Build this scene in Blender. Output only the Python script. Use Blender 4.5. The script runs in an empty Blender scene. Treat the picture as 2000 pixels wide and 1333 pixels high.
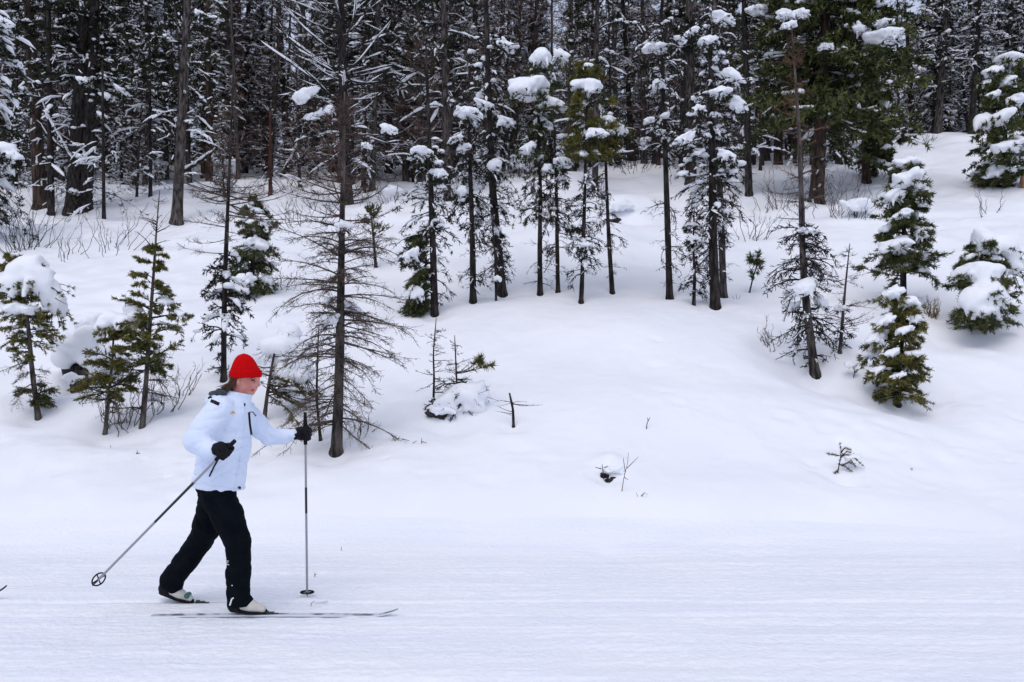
import bpy, bmesh, math, random
import numpy as np
from mathutils import Vector
from mathutils.bvhtree import BVHTree

# ---------------------------------------------------------------- camera, sky, sun, exposure
SC = bpy.context.scene
COL = SC.collection
FPX, CX, HY, CH = 1705.0, 1000.0, 730.0, 1.5      # focal length in photo pixels, principal column, horizon row, eye height
cam_d = bpy.data.cameras.new('camera')
cam = bpy.data.objects.new('camera', cam_d)
COL.objects.link(cam)
cam.location = (0, 0, CH)
cam.rotation_euler = (math.radians(90), 0, 0)
cam_d.sensor_width = 36.0
cam_d.lens = 36.0 * FPX / 2000.0
cam_d.shift_y = (HY - 666.5) / 2000.0
cam_d.clip_start = 0.05
cam_d.clip_end = 600
SC.camera = cam

SUN_EL, SUN_AZ = math.radians(60), math.radians(200)
world = bpy.data.worlds.new('World')
SC.world = world
world.use_nodes = True
wn = world.node_tree
sky = wn.nodes.new('ShaderNodeTexSky')
sky.sky_type = 'NISHITA'
sky.sun_disc = False
sky.sun_elevation = SUN_EL
sky.sun_rotation = SUN_AZ
sky.altitude = 900
sky.air_density = 1.0
sky.dust_density = 6.0
sky.ozone_density = 1.6
# high even cloud veils the clear sky all round
wtc = wn.nodes.new('ShaderNodeTexCoord'); wno = wn.nodes.new('ShaderNodeTexNoise')
wno.inputs['Scale'].default_value = 2.2; wno.inputs['Detail'].default_value = 5
wn.links.new(wtc.outputs['Generated'], wno.inputs['Vector'])
wra = wn.nodes.new('ShaderNodeValToRGB')
wra.color_ramp.elements[0].position = 0.3; wra.color_ramp.elements[1].position = 0.7
wra.color_ramp.elements[0].color = (5.25, 5.8, 7.7, 1); wra.color_ramp.elements[1].color = (5.9, 6.4, 8.2, 1)
wn.links.new(wno.outputs['Fac'], wra.inputs['Fac'])
wmx = wn.nodes.new('ShaderNodeMix'); wmx.data_type = 'RGBA'
wmx.inputs[0].default_value = 0.72
wn.links.new(sky.outputs['Color'], wmx.inputs[6]); wn.links.new(wra.outputs['Color'], wmx.inputs[7])
wn.links.new(wmx.outputs[2], wn.nodes['Background'].inputs['Color'])
wn.nodes['Background'].inputs['Strength'].default_value = 0.115

sun_d = bpy.data.lights.new('sun', 'SUN')
sun_d.energy = 0.95
sun_d.angle = math.radians(50)
sun_d.color = (1.0, 0.93, 0.87)
sun = bpy.data.objects.new('sun', sun_d)
COL.objects.link(sun)
_sd = Vector((math.sin(SUN_AZ) * math.cos(SUN_EL), math.cos(SUN_AZ) * math.cos(SUN_EL), math.sin(SUN_EL)))
sun.rotation_euler = _sd.to_track_quat('Z', 'Y').to_euler()

SC.view_settings.view_transform = 'Standard'
SC.view_settings.look = 'None'
SC.view_settings.gamma = 1.0
SC.view_settings.exposure = 0.05
SC.view_settings.use_curve_mapping = False
SC.render.engine = 'CYCLES'
SC.cycles.max_bounces = 8
SC.cycles.diffuse_bounces = 6
SC.cycles.use_denoising = True

RNG = np.random.default_rng(11)

# ---------------------------------------------------------------- noise and small maths
def _hash(ix, iy, iz):
    h = (ix.astype(np.uint32) * np.uint32(374761393) + iy.astype(np.uint32) * np.uint32(668265263)
         + iz.astype(np.uint32) * np.uint32(2147483647 - 1640531527 % 2147483647))
    h = (h ^ (h >> np.uint32(13))) * np.uint32(1274126177)
    h = h ^ (h >> np.uint32(16))
    return (h & np.uint32(0xFFFFFF)).astype(np.float64) / float(0xFFFFFF)

def vnoise(x, y, z=None):
    """value noise in -1..1"""
    x = np.asarray(x, float); y = np.asarray(y, float)
    z = np.zeros_like(x) if z is None else np.asarray(z, float)
    fx, fy, fz = np.floor(x), np.floor(y), np.floor(z)
    ix, iy, iz = fx.astype(np.int64), fy.astype(np.int64), fz.astype(np.int64)
    tx, ty, tz = x - fx, y - fy, z - fz
    tx = tx * tx * tx * (tx * (tx * 6 - 15) + 10); ty = ty * ty * ty * (ty * (ty * 6 - 15) + 10); tz = tz * tz * tz * (tz * (tz * 6 - 15) + 10)
    out = 0
    for dx in (0, 1):
        wx = tx if dx else 1 - tx
        for dy in (0, 1):
            wy = ty if dy else 1 - ty
            for dz in (0, 1):
                wz = tz if dz else 1 - tz
                out = out + wx * wy * wz * _hash(ix + dx, iy + dy, iz + dz)
    return out * 2 - 1

def nrm(v):
    return v / np.maximum(np.linalg.norm(v, axis=-1, keepdims=True), 1e-9)

def P(px, py, D):
    return np.array([(px - CX) / FPX * D, D, CH + (HY - py) / FPX * D])

# ---------------------------------------------------------------- materials (all procedural)
def material(name, c1, c2=None, rough=0.8, scale=6.0, stretch=(1, 1, 1), bump=0.0, bscale=None, detail=4.0, spec=0.3,
             lo=0.35, hi=0.65, sss=0.0, island=0.0, bdist=0.01, biso=False):
    m = bpy.data.materials.new(name)
    m.use_nodes = True
    nt = m.node_tree
    b = nt.nodes['Principled BSDF']
    b.inputs['Roughness'].default_value = rough
    b.inputs['Specular IOR Level'].default_value = spec
    if sss:
        b.inputs['Subsurface Weight'].default_value = sss
        b.inputs['Subsurface Radius'].default_value = (0.6, 0.8, 1.0)
        b.inputs['Subsurface Scale'].default_value = 0.03
    tc = nt.nodes.new('ShaderNodeTexCoord')
    mp = nt.nodes.new('ShaderNodeMapping')
    mp.inputs['Scale'].default_value = stretch
    nt.links.new(tc.outputs['Object'], mp.inputs['Vector'])
    if c2 is None:
        b.inputs['Base Color'].default_value = (*c1, 1)
    else:
        n = nt.nodes.new('ShaderNodeTexNoise')
        n.inputs['Scale'].default_value = scale
        n.inputs['Detail'].default_value = detail
        r = nt.nodes.new('ShaderNodeValToRGB')
        r.color_ramp.elements[0].position = lo
        r.color_ramp.elements[1].position = hi
        r.color_ramp.elements[0].color = (*c1, 1)
        r.color_ramp.elements[1].color = (*c2, 1)
        nt.links.new(mp.outputs['Vector'], n.inputs['Vector'])
        fac = n.outputs['Fac']
        if island:
            g = nt.nodes.new('ShaderNodeNewGeometry')
            ad = nt.nodes.new('ShaderNodeMath'); ad.operation = 'MULTIPLY_ADD'
            nt.links.new(g.outputs['Random Per Island'], ad.inputs[0])
            ad.inputs[1].default_value = island
            ad2 = nt.nodes.new('ShaderNodeMath'); ad2.operation = 'SUBTRACT'
            nt.links.new(n.outputs['Fac'], ad2.inputs[0]); ad2.inputs[1].default_value = island / 2
            nt.links.new(ad2.outputs[0], ad.inputs[2])
            fac = ad.outputs[0]
        nt.links.new(fac, r.inputs['Fac'])
        nt.links.new(r.outputs['Color'], b.inputs['Base Color'])
    if bump:
        n2 = nt.nodes.new('ShaderNodeTexNoise')
        n2.inputs['Scale'].default_value = bscale or scale * 3
        n2.inputs['Detail'].default_value = 5
        nt.links.new(tc.outputs['Object'] if biso else mp.outputs['Vector'], n2.inputs['Vector'])
        bp = nt.nodes.new('ShaderNodeBump')
        bp.inputs['Strength'].default_value = bump
        bp.inputs['Distance'].default_value = bdist
        nt.links.new(n2.outputs['Fac'], bp.inputs['Height'])
        nt.links.new(bp.outputs['Normal'], b.inputs['Normal'])
    return m

M = {
    'snow': material('snow', (0.86, 0.88, 0.92), (0.91, 0.92, 0.94), 0.55, 0.7, bump=0.5, bscale=32, spec=0.25, bdist=0.008),
    'trail': material('trail_snow', (0.83, 0.86, 0.91), (0.90, 0.915, 0.94), 0.55, 1.2, (0.5, 4, 1), bump=0.75, bscale=26, spec=0.25, bdist=0.016, biso=True),
    'tsnow': material('tree_snow', (0.88, 0.90, 0.93), None, 0.6, bump=0.3, bscale=30, spec=0.2, bdist=0.01),
    'bark_grey': material('bark_grey', (0.014, 0.012, 0.012), (0.150, 0.125, 0.112), 0.9, 17, (1, 1, 0.25), 1.0, 34, bdist=0.06, lo=0.38, hi=0.68),
    'bark_dark': material('bark_dark', (0.007, 0.006, 0.006), (0.070, 0.056, 0.050), 0.9, 18, (1, 1, 0.25), 1.0, 34, bdist=0.06, lo=0.4, hi=0.7),
    'bark_brown': material('bark_brown', (0.014, 0.010, 0.008), (0.115, 0.070, 0.050), 0.9, 12, (1, 1, 0.25), 1.0, 26, bdist=0.06, lo=0.38, hi=0.7),
    'bark_red': material('bark_red', (0.025, 0.012, 0.009), (0.10, 0.038, 0.024), 0.9, 9, (1, 1, 0.2), 0.8, 26, bdist=0.02),
    'twig_dark': material('twig_dark', (0.010, 0.009, 0.009), (0.040, 0.033, 0.030), 0.9, 8, island=0.5),
    'twig_larch': material('twig_larch', (0.034, 0.026, 0.023), (0.135, 0.098, 0.076), 0.9, 5, island=0.5),
    'twig_veil': material('twig_veil', (0.040, 0.028, 0.024), (0.135, 0.085, 0.068), 0.9, 1.5, island=0.5),
    'twig_red': material('twig_red', (0.06, 0.030, 0.020), (0.15, 0.080, 0.050), 0.9, 5, island=0.5),
    'needle_green': material('needle_green', (0.040, 0.050, 0.012), (0.210, 0.185, 0.040), 0.6, 3.0, island=0.6),
    'needle_fir': material('needle_fir', (0.020, 0.032, 0.011), (0.115, 0.125, 0.034), 0.6, 3.0, island=0.6),
    'needle_dark': material('needle_dark', (0.006, 0.008, 0.005), (0.034, 0.036, 0.014), 0.7, 2.0, island=0.6),
    'needle_mid': material('needle_mid', (0.014, 0.018, 0.007), (0.100, 0.090, 0.028), 0.7, 2.0, island=0.6),
    'rock': material('rock', (0.012, 0.012, 0.013), (0.07, 0.065, 0.06), 0.9, 5, bump=0.9, bscale=12, bdist=0.03),
    'grass': material('dry_grass', (0.10, 0.07, 0.03), (0.28, 0.20, 0.10), 0.9, 6, island=0.6),
    'wood': material('torn_wood', (0.20, 0.11, 0.06), (0.42, 0.26, 0.15), 0.9, 10, (1, 1, 0.2), 0.6, 20),
}

# ---------------------------------------------------------------- mesh collecting
class MB:
    def __init__(s): s.v, s.f, s.n = [], [], 0
    def add(s, v, f):
        v = np.asarray(v, float).reshape(-1, 3); f = np.asarray(f, np.int64)
        if len(v) == 0 or len(f) == 0: return
        s.v.append(v); s.f.append(f + s.n); s.n += len(v)
    def mesh(s, name, origin=(0, 0, 0), smooth=True):
        me = bpy.data.meshes.new(name)
        v = np.concatenate(s.v) - np.asarray(origin)
        me.vertices.add(len(v)); me.vertices.foreach_set('co', v.astype(np.float32).ravel())
        loops = np.concatenate([f.ravel() for f in s.f])
        sizes = np.concatenate([np.full(len(f), f.shape[1]) for f in s.f])
        starts = np.concatenate([[0], np.cumsum(sizes)[:-1]])
        me.loops.add(len(loops)); me.loops.foreach_set('vertex_index', loops.astype(np.int32))
        me.polygons.add(len(sizes)); me.polygons.foreach_set('loop_start', starts.astype(np.int32))
        me.polygons.foreach_set('loop_total', sizes.astype(np.int32))
        me.polygons.foreach_set('use_smooth', np.full(len(sizes), smooth))
        me.update(calc_edges=True)
        return me
    def build(s, name, mat, parent=None, origin=(0, 0, 0), smooth=True, kind=None):
        if s.n == 0: return None
        me = s.mesh(name, origin, smooth)
        me.materials.append(M[mat] if isinstance(mat, str) else mat)
        o = bpy.data.objects.new(name, me); COL.objects.link(o)
        if parent is not None: o.parent = parent
        elif np.any(np.asarray(origin)): o.location = tuple(origin)
        if kind: o['kind'] = kind
        return o

def tag(o, label, cat, group=None, kind=None):
    o['label'] = label; o['category'] = cat
    if group: o['group'] = group
    if kind: o['kind'] = kind
    return o

def thing(name, label, cat, loc, group=None):
    o = bpy.data.objects.new(name, None); COL.objects.link(o)
    o.empty_display_size = 0.2
    o.location = tuple(float(c) for c in loc)
    return tag(o, label, cat, group)

def tubes(mb, pts, rad, sides=4, flat=1.0, cap=False):
    """pts N,K,3  rad N,K : one tube per row"""
    pts = np.asarray(pts, float); rad = np.asarray(rad, float)
    N, K, _ = pts.shape
    if N == 0: return
    T = np.empty_like(pts)
    T[:, 1:-1] = pts[:, 2:] - pts[:, :-2]; T[:, 0] = pts[:, 1] - pts[:, 0]; T[:, -1] = pts[:, -1] - pts[:, -2]
    T = nrm(T)
    mean = nrm(pts[:, -1] - pts[:, 0])
    ref = np.where(np.abs(mean[:, 2:3]) > 0.9, np.array([[1.0, 0, 0]]), np.array([[0, 0, 1.0]]))
    S = nrm(np.cross(T, ref[:, None, :])); U = np.cross(S, T)
    a = np.arange(sides) * 2 * np.pi / sides
    r = rad[:, :, None, None]
    v = pts[:, :, None, :] + r * (np.cos(a)[None, None, :, None] * S[:, :, None, :] + flat * np.sin(a)[None, None, :, None] * U[:, :, None, :])
    idx = np.arange(N * K * sides).reshape(N, K, sides)
    q = np.stack([idx[:, :-1], np.roll(idx, -1, 2)[:, :-1], np.roll(idx, -1, 2)[:, 1:], idx[:, 1:]], -1).reshape(-1, 4)
    mb.add(v.reshape(-1, 3), q)
    if cap:
        for e, fl in ((0, True), (K - 1, False)):
            f = idx[:, e, :]
            vv = v[:, e].reshape(-1, 3)
            ff = np.arange(N * sides).reshape(N, sides)
            mb.add(vv, ff[:, ::-1] if not fl else ff)

def ribbons(mb, A, B, r, rng):
    """hair-thin twig ends: a narrow tapered blade each"""
    w = nrm(np.cross(B - A, rng.normal(size=A.shape))) * r
    V = np.stack([A - w, A + w, B + w * 0.6, B - w * 0.6], 1).reshape(-1, 3)
    mb.add(V, np.arange(len(V)).reshape(-1, 4))

_ico = {}
def ico(n):
    if n not in _ico:
        bm = bmesh.new(); bmesh.ops.create_icosphere(bm, subdivisions=n, radius=1.0)
        bm.verts.ensure_lookup_table()
        v = np.array([x.co[:] for x in bm.verts]); f = np.array([[w.index for w in x.verts] for x in bm.faces])
        bm.free(); _ico[n] = (v, f)
    return _ico[n]

def blobs(mb, c, r, rng, sub=2, flat=0.6, wob=0.22, under=0.5):
    """many small snow pads: c N,3  r N,2(horizontal) or N"""
    c = np.asarray(c, float).reshape(-1, 3); N = len(c)
    if N == 0: return
    r = np.asarray(r, float)
    if r.ndim == 1: r = np.stack([r, r * rng.uniform(0.65, 1.1, N)], 1)
    v, f = ico(sub)
    d = v[None]
    w = 1.0
    for k in range(3):
        ax = nrm(rng.normal(size=(N, 1, 3))); ph = rng.uniform(0, 6.28, (N, 1))
        w = w + wob / (k + 1) * np.sin((d * ax).sum(-1) * (2.2 + 1.8 * k) + ph)
    a = rng.uniform(0, 6.28, N)
    z = v[None, :, 2] * w
    z = np.where(z < 0, z * under, z) * flat * r[:, :1]
    x = v[None, :, 0] * w * r[:, :1]; y = v[None, :, 1] * w * r[:, 1:2]
    X = x * np.cos(a)[:, None] - y * np.sin(a)[:, None]; Y = x * np.sin(a)[:, None] + y * np.cos(a)[:, None]
    V = np.stack([X, Y, z], -1) + c[:, None, :]
    F = (f[None] + (np.arange(N) * len(v))[:, None, None]).reshape(-1, 3)
    mb.add(V.reshape(-1, 3), F)

def clump_mesh(rng, c, rx, ry, rz, sub=4, lobes=14, under=0.5, rough=0.08):
    """one large snow load: smooth union of lobes seen from its middle"""
    v, f = ico(sub)
    R = np.array([rx, ry, rz])
    off = rng.normal(size=(lobes, 3)) * np.array([0.42, 0.42, 0.30]); off = np.clip(off, -0.72, 0.72)
    rr = rng.uniform(0.26, 0.56, lobes)
    b = v @ off.T
    disc = b * b - (off ** 2).sum(1)[None] + (rr ** 2)[None]
    t = np.where(disc > 0, b + np.sqrt(np.maximum(disc, 0)), 0.0)
    t = np.concatenate([t, np.full((len(v), 1), 0.42)], 1)
    k = 18.0
    r = np.log(np.exp(k * t).sum(1)) / k
    r = r / np.percentile(r, 92)
    q = v * 3 + rng.uniform(0, 50, 3)
    r = r * (1 + rough * vnoise(q[:, 0], q[:, 1], q[:, 2]) + rough * 0.6 * vnoise(q[:, 0] * 2.6, q[:, 1] * 2.6, q[:, 2] * 2.6))
    d = v * r[:, None]
    d[:, 2] = np.where(d[:, 2] < 0, d[:, 2] * under * (1 + 0.9 * vnoise(q[:, 0] * 1.7, q[:, 1] * 1.7) + 0.5 * vnoise(q[:, 0] * 5, q[:, 1] * 5)), d[:, 2])
    mb = MB(); mb.add(d * R + np.asarray(c), f)
    return mb

class Field:
    """smooth union of rounded cones and ellipsoids, turned into one closed surface"""
    def __init__(s, h): s.h = h; s.pr = []
    def rc(s, a, b, ra, rb, k=0.03, ys=1.0): s.pr.append(('c', np.array(a, float), np.array(b, float), ra, rb, k, ys)); return s
    def ell(s, c, r, k=0.03, rot=0.0, sub=False): s.pr.append(('e', np.array(c, float), np.array(r, float), rot, 0, k, sub)); return s
    def mesh(s, cuts=(), disp=None):
        lo = np.full(3, 1e9); hi = -lo
        for p in s.pr:
            if p[0] == 'c':
                m = max(p[3], p[4]) * max(1, p[6]); pts = np.array([p[1] - m, p[1] + m, p[2] - m, p[2] + m])
            else: m = p[2].max(); pts = np.array([p[1] - m, p[1] + m])
            lo = np.minimum(lo, pts.min(0)); hi = np.maximum(hi, pts.max(0))
        lo -= 0.05; hi += 0.05
        n = np.ceil((hi - lo) / s.h).astype(int)
        ax = [lo[i] + np.arange(n[i]) * s.h for i in range(3)]
        F = np.full(n, 0.2)
        for p in s.pr:
            if p[0] == 'c': m = max(p[3], p[4]) * max(1, p[6]) + 0.06; a_, b_ = np.minimum(p[1], p[2]) - m, np.maximum(p[1], p[2]) + m
            else: m = p[2].max() + 0.06; a_, b_ = p[1] - m, p[1] + m
            i0 = np.clip(((a_ - lo) / s.h).astype(int), 0, n); i1 = np.clip(((b_ - lo) / s.h).astype(int) + 2, 0, n)
            sl = tuple(slice(i0[i], i1[i]) for i in range(3))
            X, Y, Z = np.meshgrid(*[ax[i][sl[i]] for i in range(3)], indexing='ij')
            Q = np.stack([X, Y, Z], -1)
            if p[0] == 'c':
                A, B, ra, rb, k, ys = p[1:]
                sc = np.array([1, 1 / ys, 1.0]); C = (A + B) / 2
                q, A2, B2 = (Q - C) * sc, (A - C) * sc, (B - C) * sc
                d = B2 - A2; t = np.clip(((q - A2) @ d) / max(d @ d, 1e-9), 0, 1)
                dist = np.linalg.norm(q - A2 - t[..., None] * d, axis=-1) - (ra + (rb - ra) * t)
                sub = False
            else:
                c, r, rot, _, k, sub = p[1:]
                q = Q - c; cr, sr = math.cos(rot), math.sin(rot)
                q = np.stack([q[..., 0] * cr + q[..., 2] * sr, q[..., 1], -q[..., 0] * sr + q[..., 2] * cr], -1) / r
                dist = (np.linalg.norm(q, axis=-1) - 1) * r.min()
            f = F[sl]
            if sub:
                hh = np.maximum(k - np.abs(f + dist), 0) / k; F[sl] = np.maximum(f, -dist) + hh * hh * k / 4
            else:
                hh = np.maximum(k - np.abs(f - dist), 0) / k; F[sl] = np.minimum(f, dist) - hh * hh * k / 4
        X, Y, Z = np.meshgrid(*ax, indexing='ij')
        if disp is not None:
            near = np.abs(F) < 0.06
            F[near] += disp(X[near], Y[near], Z[near])
        for pt, nv in cuts:
            F = np.maximum(F, (X - pt[0]) * nv[0] + (Y - pt[1]) * nv[1] + (Z - pt[2]) * nv[2])
        return s.nets(F, lo)
    def nets(s, F, lo):
        S = F < 0; n = np.array(F.shape) - 1
        c = [F[a:a + n[0], b:b + n[1], d:d + n[2]] for a in (0, 1) for b in (0, 1) for d in (0, 1)]
        cs = [x < 0 for x in c]
        anyn = np.logical_or.reduce(cs); alln = np.logical_and.reduce(cs)
        act = np.argwhere(anyn & ~alln)
        vals = np.stack([x[tuple(act.T)] for x in c], 1)
        off = np.array([(a, b, d) for a in (0, 1) for b in (0, 1) for d in (0, 1)], float)
        acc = np.zeros((len(act), 3)); cnt = np.zeros(len(act))
        for i in range(8):
            for j in range(i + 1, 8):
                if np.abs(off[i] - off[j]).sum() != 1: continue
                u, v = vals[:, i], vals[:, j]; m = (u < 0) != (v < 0)
                t = np.where(m, u / np.where(m, u - v, 1), 0)
                acc += np.where(m[:, None], off[i] + t[:, None] * (off[j] - off[i]), 0); cnt += m
        V = lo + (act + acc / cnt[:, None]) * s.h
        idx = np.full(n, -1); idx[tuple(act.T)] = np.arange(len(act))
        Q = []
        for d in range(3):
            e1, e2 = [(1, 2), (2, 0), (0, 1)][d]
            sl0 = [slice(1, -1)] * 3; sl0[d] = slice(0, F.shape[d] - 1)
            sl1 = list(sl0); sl1[d] = slice(1, F.shape[d])
            A, B = S[tuple(sl0)], S[tuple(sl1)]
            for m, flip in ((A & ~B, False), (~A & B, True)):
                w = np.argwhere(m)
                if not len(w): continue
                w = w + np.array([0 if i == d else 1 for i in range(3)])
                o1 = np.eye(3, dtype=int)[e1]; o2 = np.eye(3, dtype=int)[e2]
                q = np.stack([idx[tuple((w - o1 - o2).T)], idx[tuple((w - o2).T)], idx[tuple(w.T)], idx[tuple((w - o1).T)]], 1)
                Q.append(q[:, ::-1] if flip else q)
        mb = MB(); mb.add(V, np.concatenate(Q)); return mb


def snow_loads(rng, specs, root, o):
    """specs: centre, (rx, ry, rz); loads that touch run together into one mass"""
    specs = [s_ if len(s_) == 3 else (*s_, 0.0) for s_ in specs]
    n = len(specs); grp = list(range(n))
    for i in range(n):
        for k in range(i):
            ci, ri, _ = specs[i]; ck, rk, _ = specs[k]
            if np.linalg.norm((ci - ck) / (np.asarray(ri) + np.asarray(rk))) < 0.8:
                gi, gk = grp[i], grp[k]; grp = [gk if g == gi else g for g in grp]
    for g in sorted(set(grp)):
        mem = [specs[i] for i in range(n) if grp[i] == g]
        ext = max(np.max(r) for _, r, _ in mem) * (1 + 0.5 * (len(mem) > 1))
        h = max(ext / (12.5 if mem[0][0][1] < 16 else 10), 0.012)
        F = Field(h)
        for cc, r, sl in mem:
            r = np.asarray(r, float)
            F.ell(cc, r * [0.86, 0.80, 0.58], ext * 0.22, sl + rng.normal() * 0.15)
            for _ in range(12):
                d = nrm(rng.normal(size=3)); d[2] = d[2] * 0.7 + 0.05
                q = d * r * rng.uniform(0.45, 0.85); q[2] += math.tan(sl) * q[0]
                F.ell(cc + q, r * rng.uniform(0.18, 0.44) * [1.25, 1.1, 0.75], ext * 0.12, sl + rng.normal() * 0.4)
            for _ in range(5):      # tongues hanging between the twigs
                a = rng.uniform(0, 6.28); q = rng.uniform(0.3, 0.85)
                p = cc + np.array([math.cos(a) * r[0] * q, math.sin(a) * r[1] * q, -r[2] * 0.25])
                F.rc(p, p + np.array([math.cos(a) * r[0] * 0.22, math.sin(a) * r[1] * 0.22, -r[2] * rng.uniform(0.25, 0.75)]), r[0] * rng.uniform(0.15, 0.24), r[0] * 0.07, ext * 0.10)
        s = rng.uniform(0, 40)
        f1, f2 = 2.2 / ext, 6.0 / ext
        mb = F.mesh(disp=lambda x, y, z: ext * (0.055 * vnoise(x * f1 + s, y * f1, z * f1) + 0.03 * vnoise(x * f2, y * f2 + s, z * f2)))
        mb.build('snow_load', 'tsnow', root, o)

# ---------------------------------------------------------------- terrain
D_KEYS = np.array([7.3, 8, 9, 10, 11.5, 13, 14, 15, 16, 18, 21, 25, 30, 36, 40.0])
PY = {   # picture row of the snow surface at those distances, for some picture columns
    -300: [None, 985, 915, 845, 765, 690, 650, 605, 570, 515, 465, 425, 375, 350, 340],
    0:    [None, 980, 905, 830, 745, 675, 630, 595, 562, 512, 463, 420, 372, 345, 335],
    300:  [None, 972, 895, 822, 737, 667, 625, 590, 560, 510, 462, 418, 368, 342, 332],
    650:  [None, 968, 890, 815, 728, 660, 620, 588, 560, 512, 460, 412, 362, 338, 330],
    950:  [None, 966, 880, 802, 710, 638, 606, 585, 565, 518, 458, 402, 355, 332, 326],
    1250: [None, 964, 876, 796, 700, 622, 599, 586, 571, 522, 455, 398, 350, 326, 322],
    1450: [None, 972, 888, 808, 712, 634, 606, 588, 568, 514, 448, 394, 346, 318, 312],
    1600: [None, 985, 905, 828, 730, 650, 615, 588, 560, 505, 440, 388, 338, 300, 290],
    1800: [None, 998, 925, 852, 758, 662, 615, 575, 545, 490, 428, 372, 318, 276, 266],
    2000: [None, 1005, 935, 865, 775, 672, 615, 570, 538, 482, 422, 362, 308, 268, 260],
    2300: [None, 1010, 940, 870, 780, 680, 620, 570, 538, 480, 420, 358, 304, 264, 256],
}
_dg = np.arange(4.0, 60.0, 0.05)
_cg = np.arange(-300, 2301, 20.0)
def _pchip(x, y, xq):
    h = np.diff(x); d = np.diff(y) / h
    m = np.zeros(len(x)); m[0], m[-1] = 0.0, d[-1]
    for i in range(1, len(x) - 1):
        if d[i - 1] * d[i] <= 0: m[i] = 0
        else:
            w1, w2 = 2 * h[i] + h[i - 1], h[i] + 2 * h[i - 1]
            m[i] = (w1 + w2) / (w1 / d[i - 1] + w2 / d[i])
    i = np.clip(np.searchsorted(x, xq) - 1, 0, len(x) - 2)
    t = (xq - x[i]) / h[i]
    return ((2*t**3 - 3*t**2 + 1) * y[i] + (t**3 - 2*t**2 + t) * h[i] * m[i] + (-2*t**3 + 3*t**2) * y[i + 1] + (t**3 - t**2) * h[i] * m[i + 1])
_cols, _tab = [], []
for c_, rows in PY.items():
    z = np.array([0.0] + [CH + (HY - r) * d / FPX for r, d in zip(rows[1:], D_KEYS[1:])])
    xs = np.concatenate([[3.0, 6.6], D_KEYS, [52.0, 200.0]])
    zs = np.concatenate([[0.0, 0.0], z, [z[-1] + 0.7, z[-1] + 6]])
    _cols.append(c_); _tab.append(_pchip(xs, zs, _dg))
_tab = np.array(_tab); _cols = np.array(_cols, float)
TAB = np.stack([np.interp(_cg, _cols, _tab[:, j]) for j in range(len(_dg))], 1)
_k = np.exp(-0.5 * (np.arange(-12, 13) / 4.5) ** 2); _k /= _k.sum()
_pad = np.pad(TAB, ((12, 12), (0, 0)), 'edge')
TAB = sum(_k[i] * _pad[i:i + TAB.shape[0]] for i in range(25))
_k = np.exp(-0.5 * (np.arange(-10, 11) / 4.0) ** 2); _k /= _k.sum()
_pad = np.pad(TAB, ((0, 0), (10, 10)), 'edge')
TAB = sum(_k[i] * _pad[:, i:i + TAB.shape[1]] for i in range(21))

def base_h(x, y):
    x = np.asarray(x, float); y = np.asarray(y, float)
    yy = np.clip(y, 4.0, 59.9)
    c = np.clip(CX + FPX * x / yy, -299, 2299)
    fi = (c - _cg[0]) / 20.0; fj = (yy - _dg[0]) / 0.05
    i = np.clip(fi.astype(int), 0, len(_cg) - 2); j = np.clip(fj.astype(int), 0, len(_dg) - 2)
    u, v = fi - i, fj - j
    h = (1-u)*(1-v)*TAB[i, j] + u*(1-v)*TAB[i+1, j] + (1-u)*v*TAB[i, j+1] + u*v*TAB[i+1, j+1]
    return h + np.maximum(y - 59.9, 0) * 0.05

BUMPS = []   # x, y, amplitude, radius
def terrain(x, y):
    x = np.asarray(x, float); y = np.asarray(y, float)
    h = base_h(x, y)
    s = np.clip((y - 7.0) / 2.0, 0, 1); s = s * s * (3 - 2 * s)
    col = CX + FPX * x / np.maximum(y, 4)
    side = 0.35 + 0.65 * np.clip(np.maximum((880 - col) / 250, (col - 1450) / 200), 0, 1)
    h = h + s * (0.055 * vnoise(x * 0.7 + 3, y * 0.7) + side * (0.050 * vnoise(x * 1.7, y * 1.7 + 9) + 0.018 * vnoise(x * 4.3, y * 4.3)) + 0.005 * vnoise(x * 9, y * 9))
    far = np.clip((y - 15) / 8, 0, 1)
    h = h + far * (0.16 * vnoise(x * 0.55 + 31, y * 0.5) + 0.06 * vnoise(x * 1.5, y * 1.5 + 4))
    for bx, by, a, r in BUMPS:
        q = ((x - bx) ** 2 + (y - by) ** 2) / (r * r)
        h = h + a * np.exp(-q)
    return h

_ds = np.arange(4.2, 58, 0.02)
def ground(px, py):
    z = CH + (HY - py) / FPX * _ds
    hit = np.nonzero(terrain((px - CX) / FPX * _ds, _ds) >= z)[0]
    D = _ds[hit[0]] if len(hit) else 40.0
    x = (px - CX) / FPX * D
    return np.array([x, D, float(terrain(x, D))])

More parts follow.
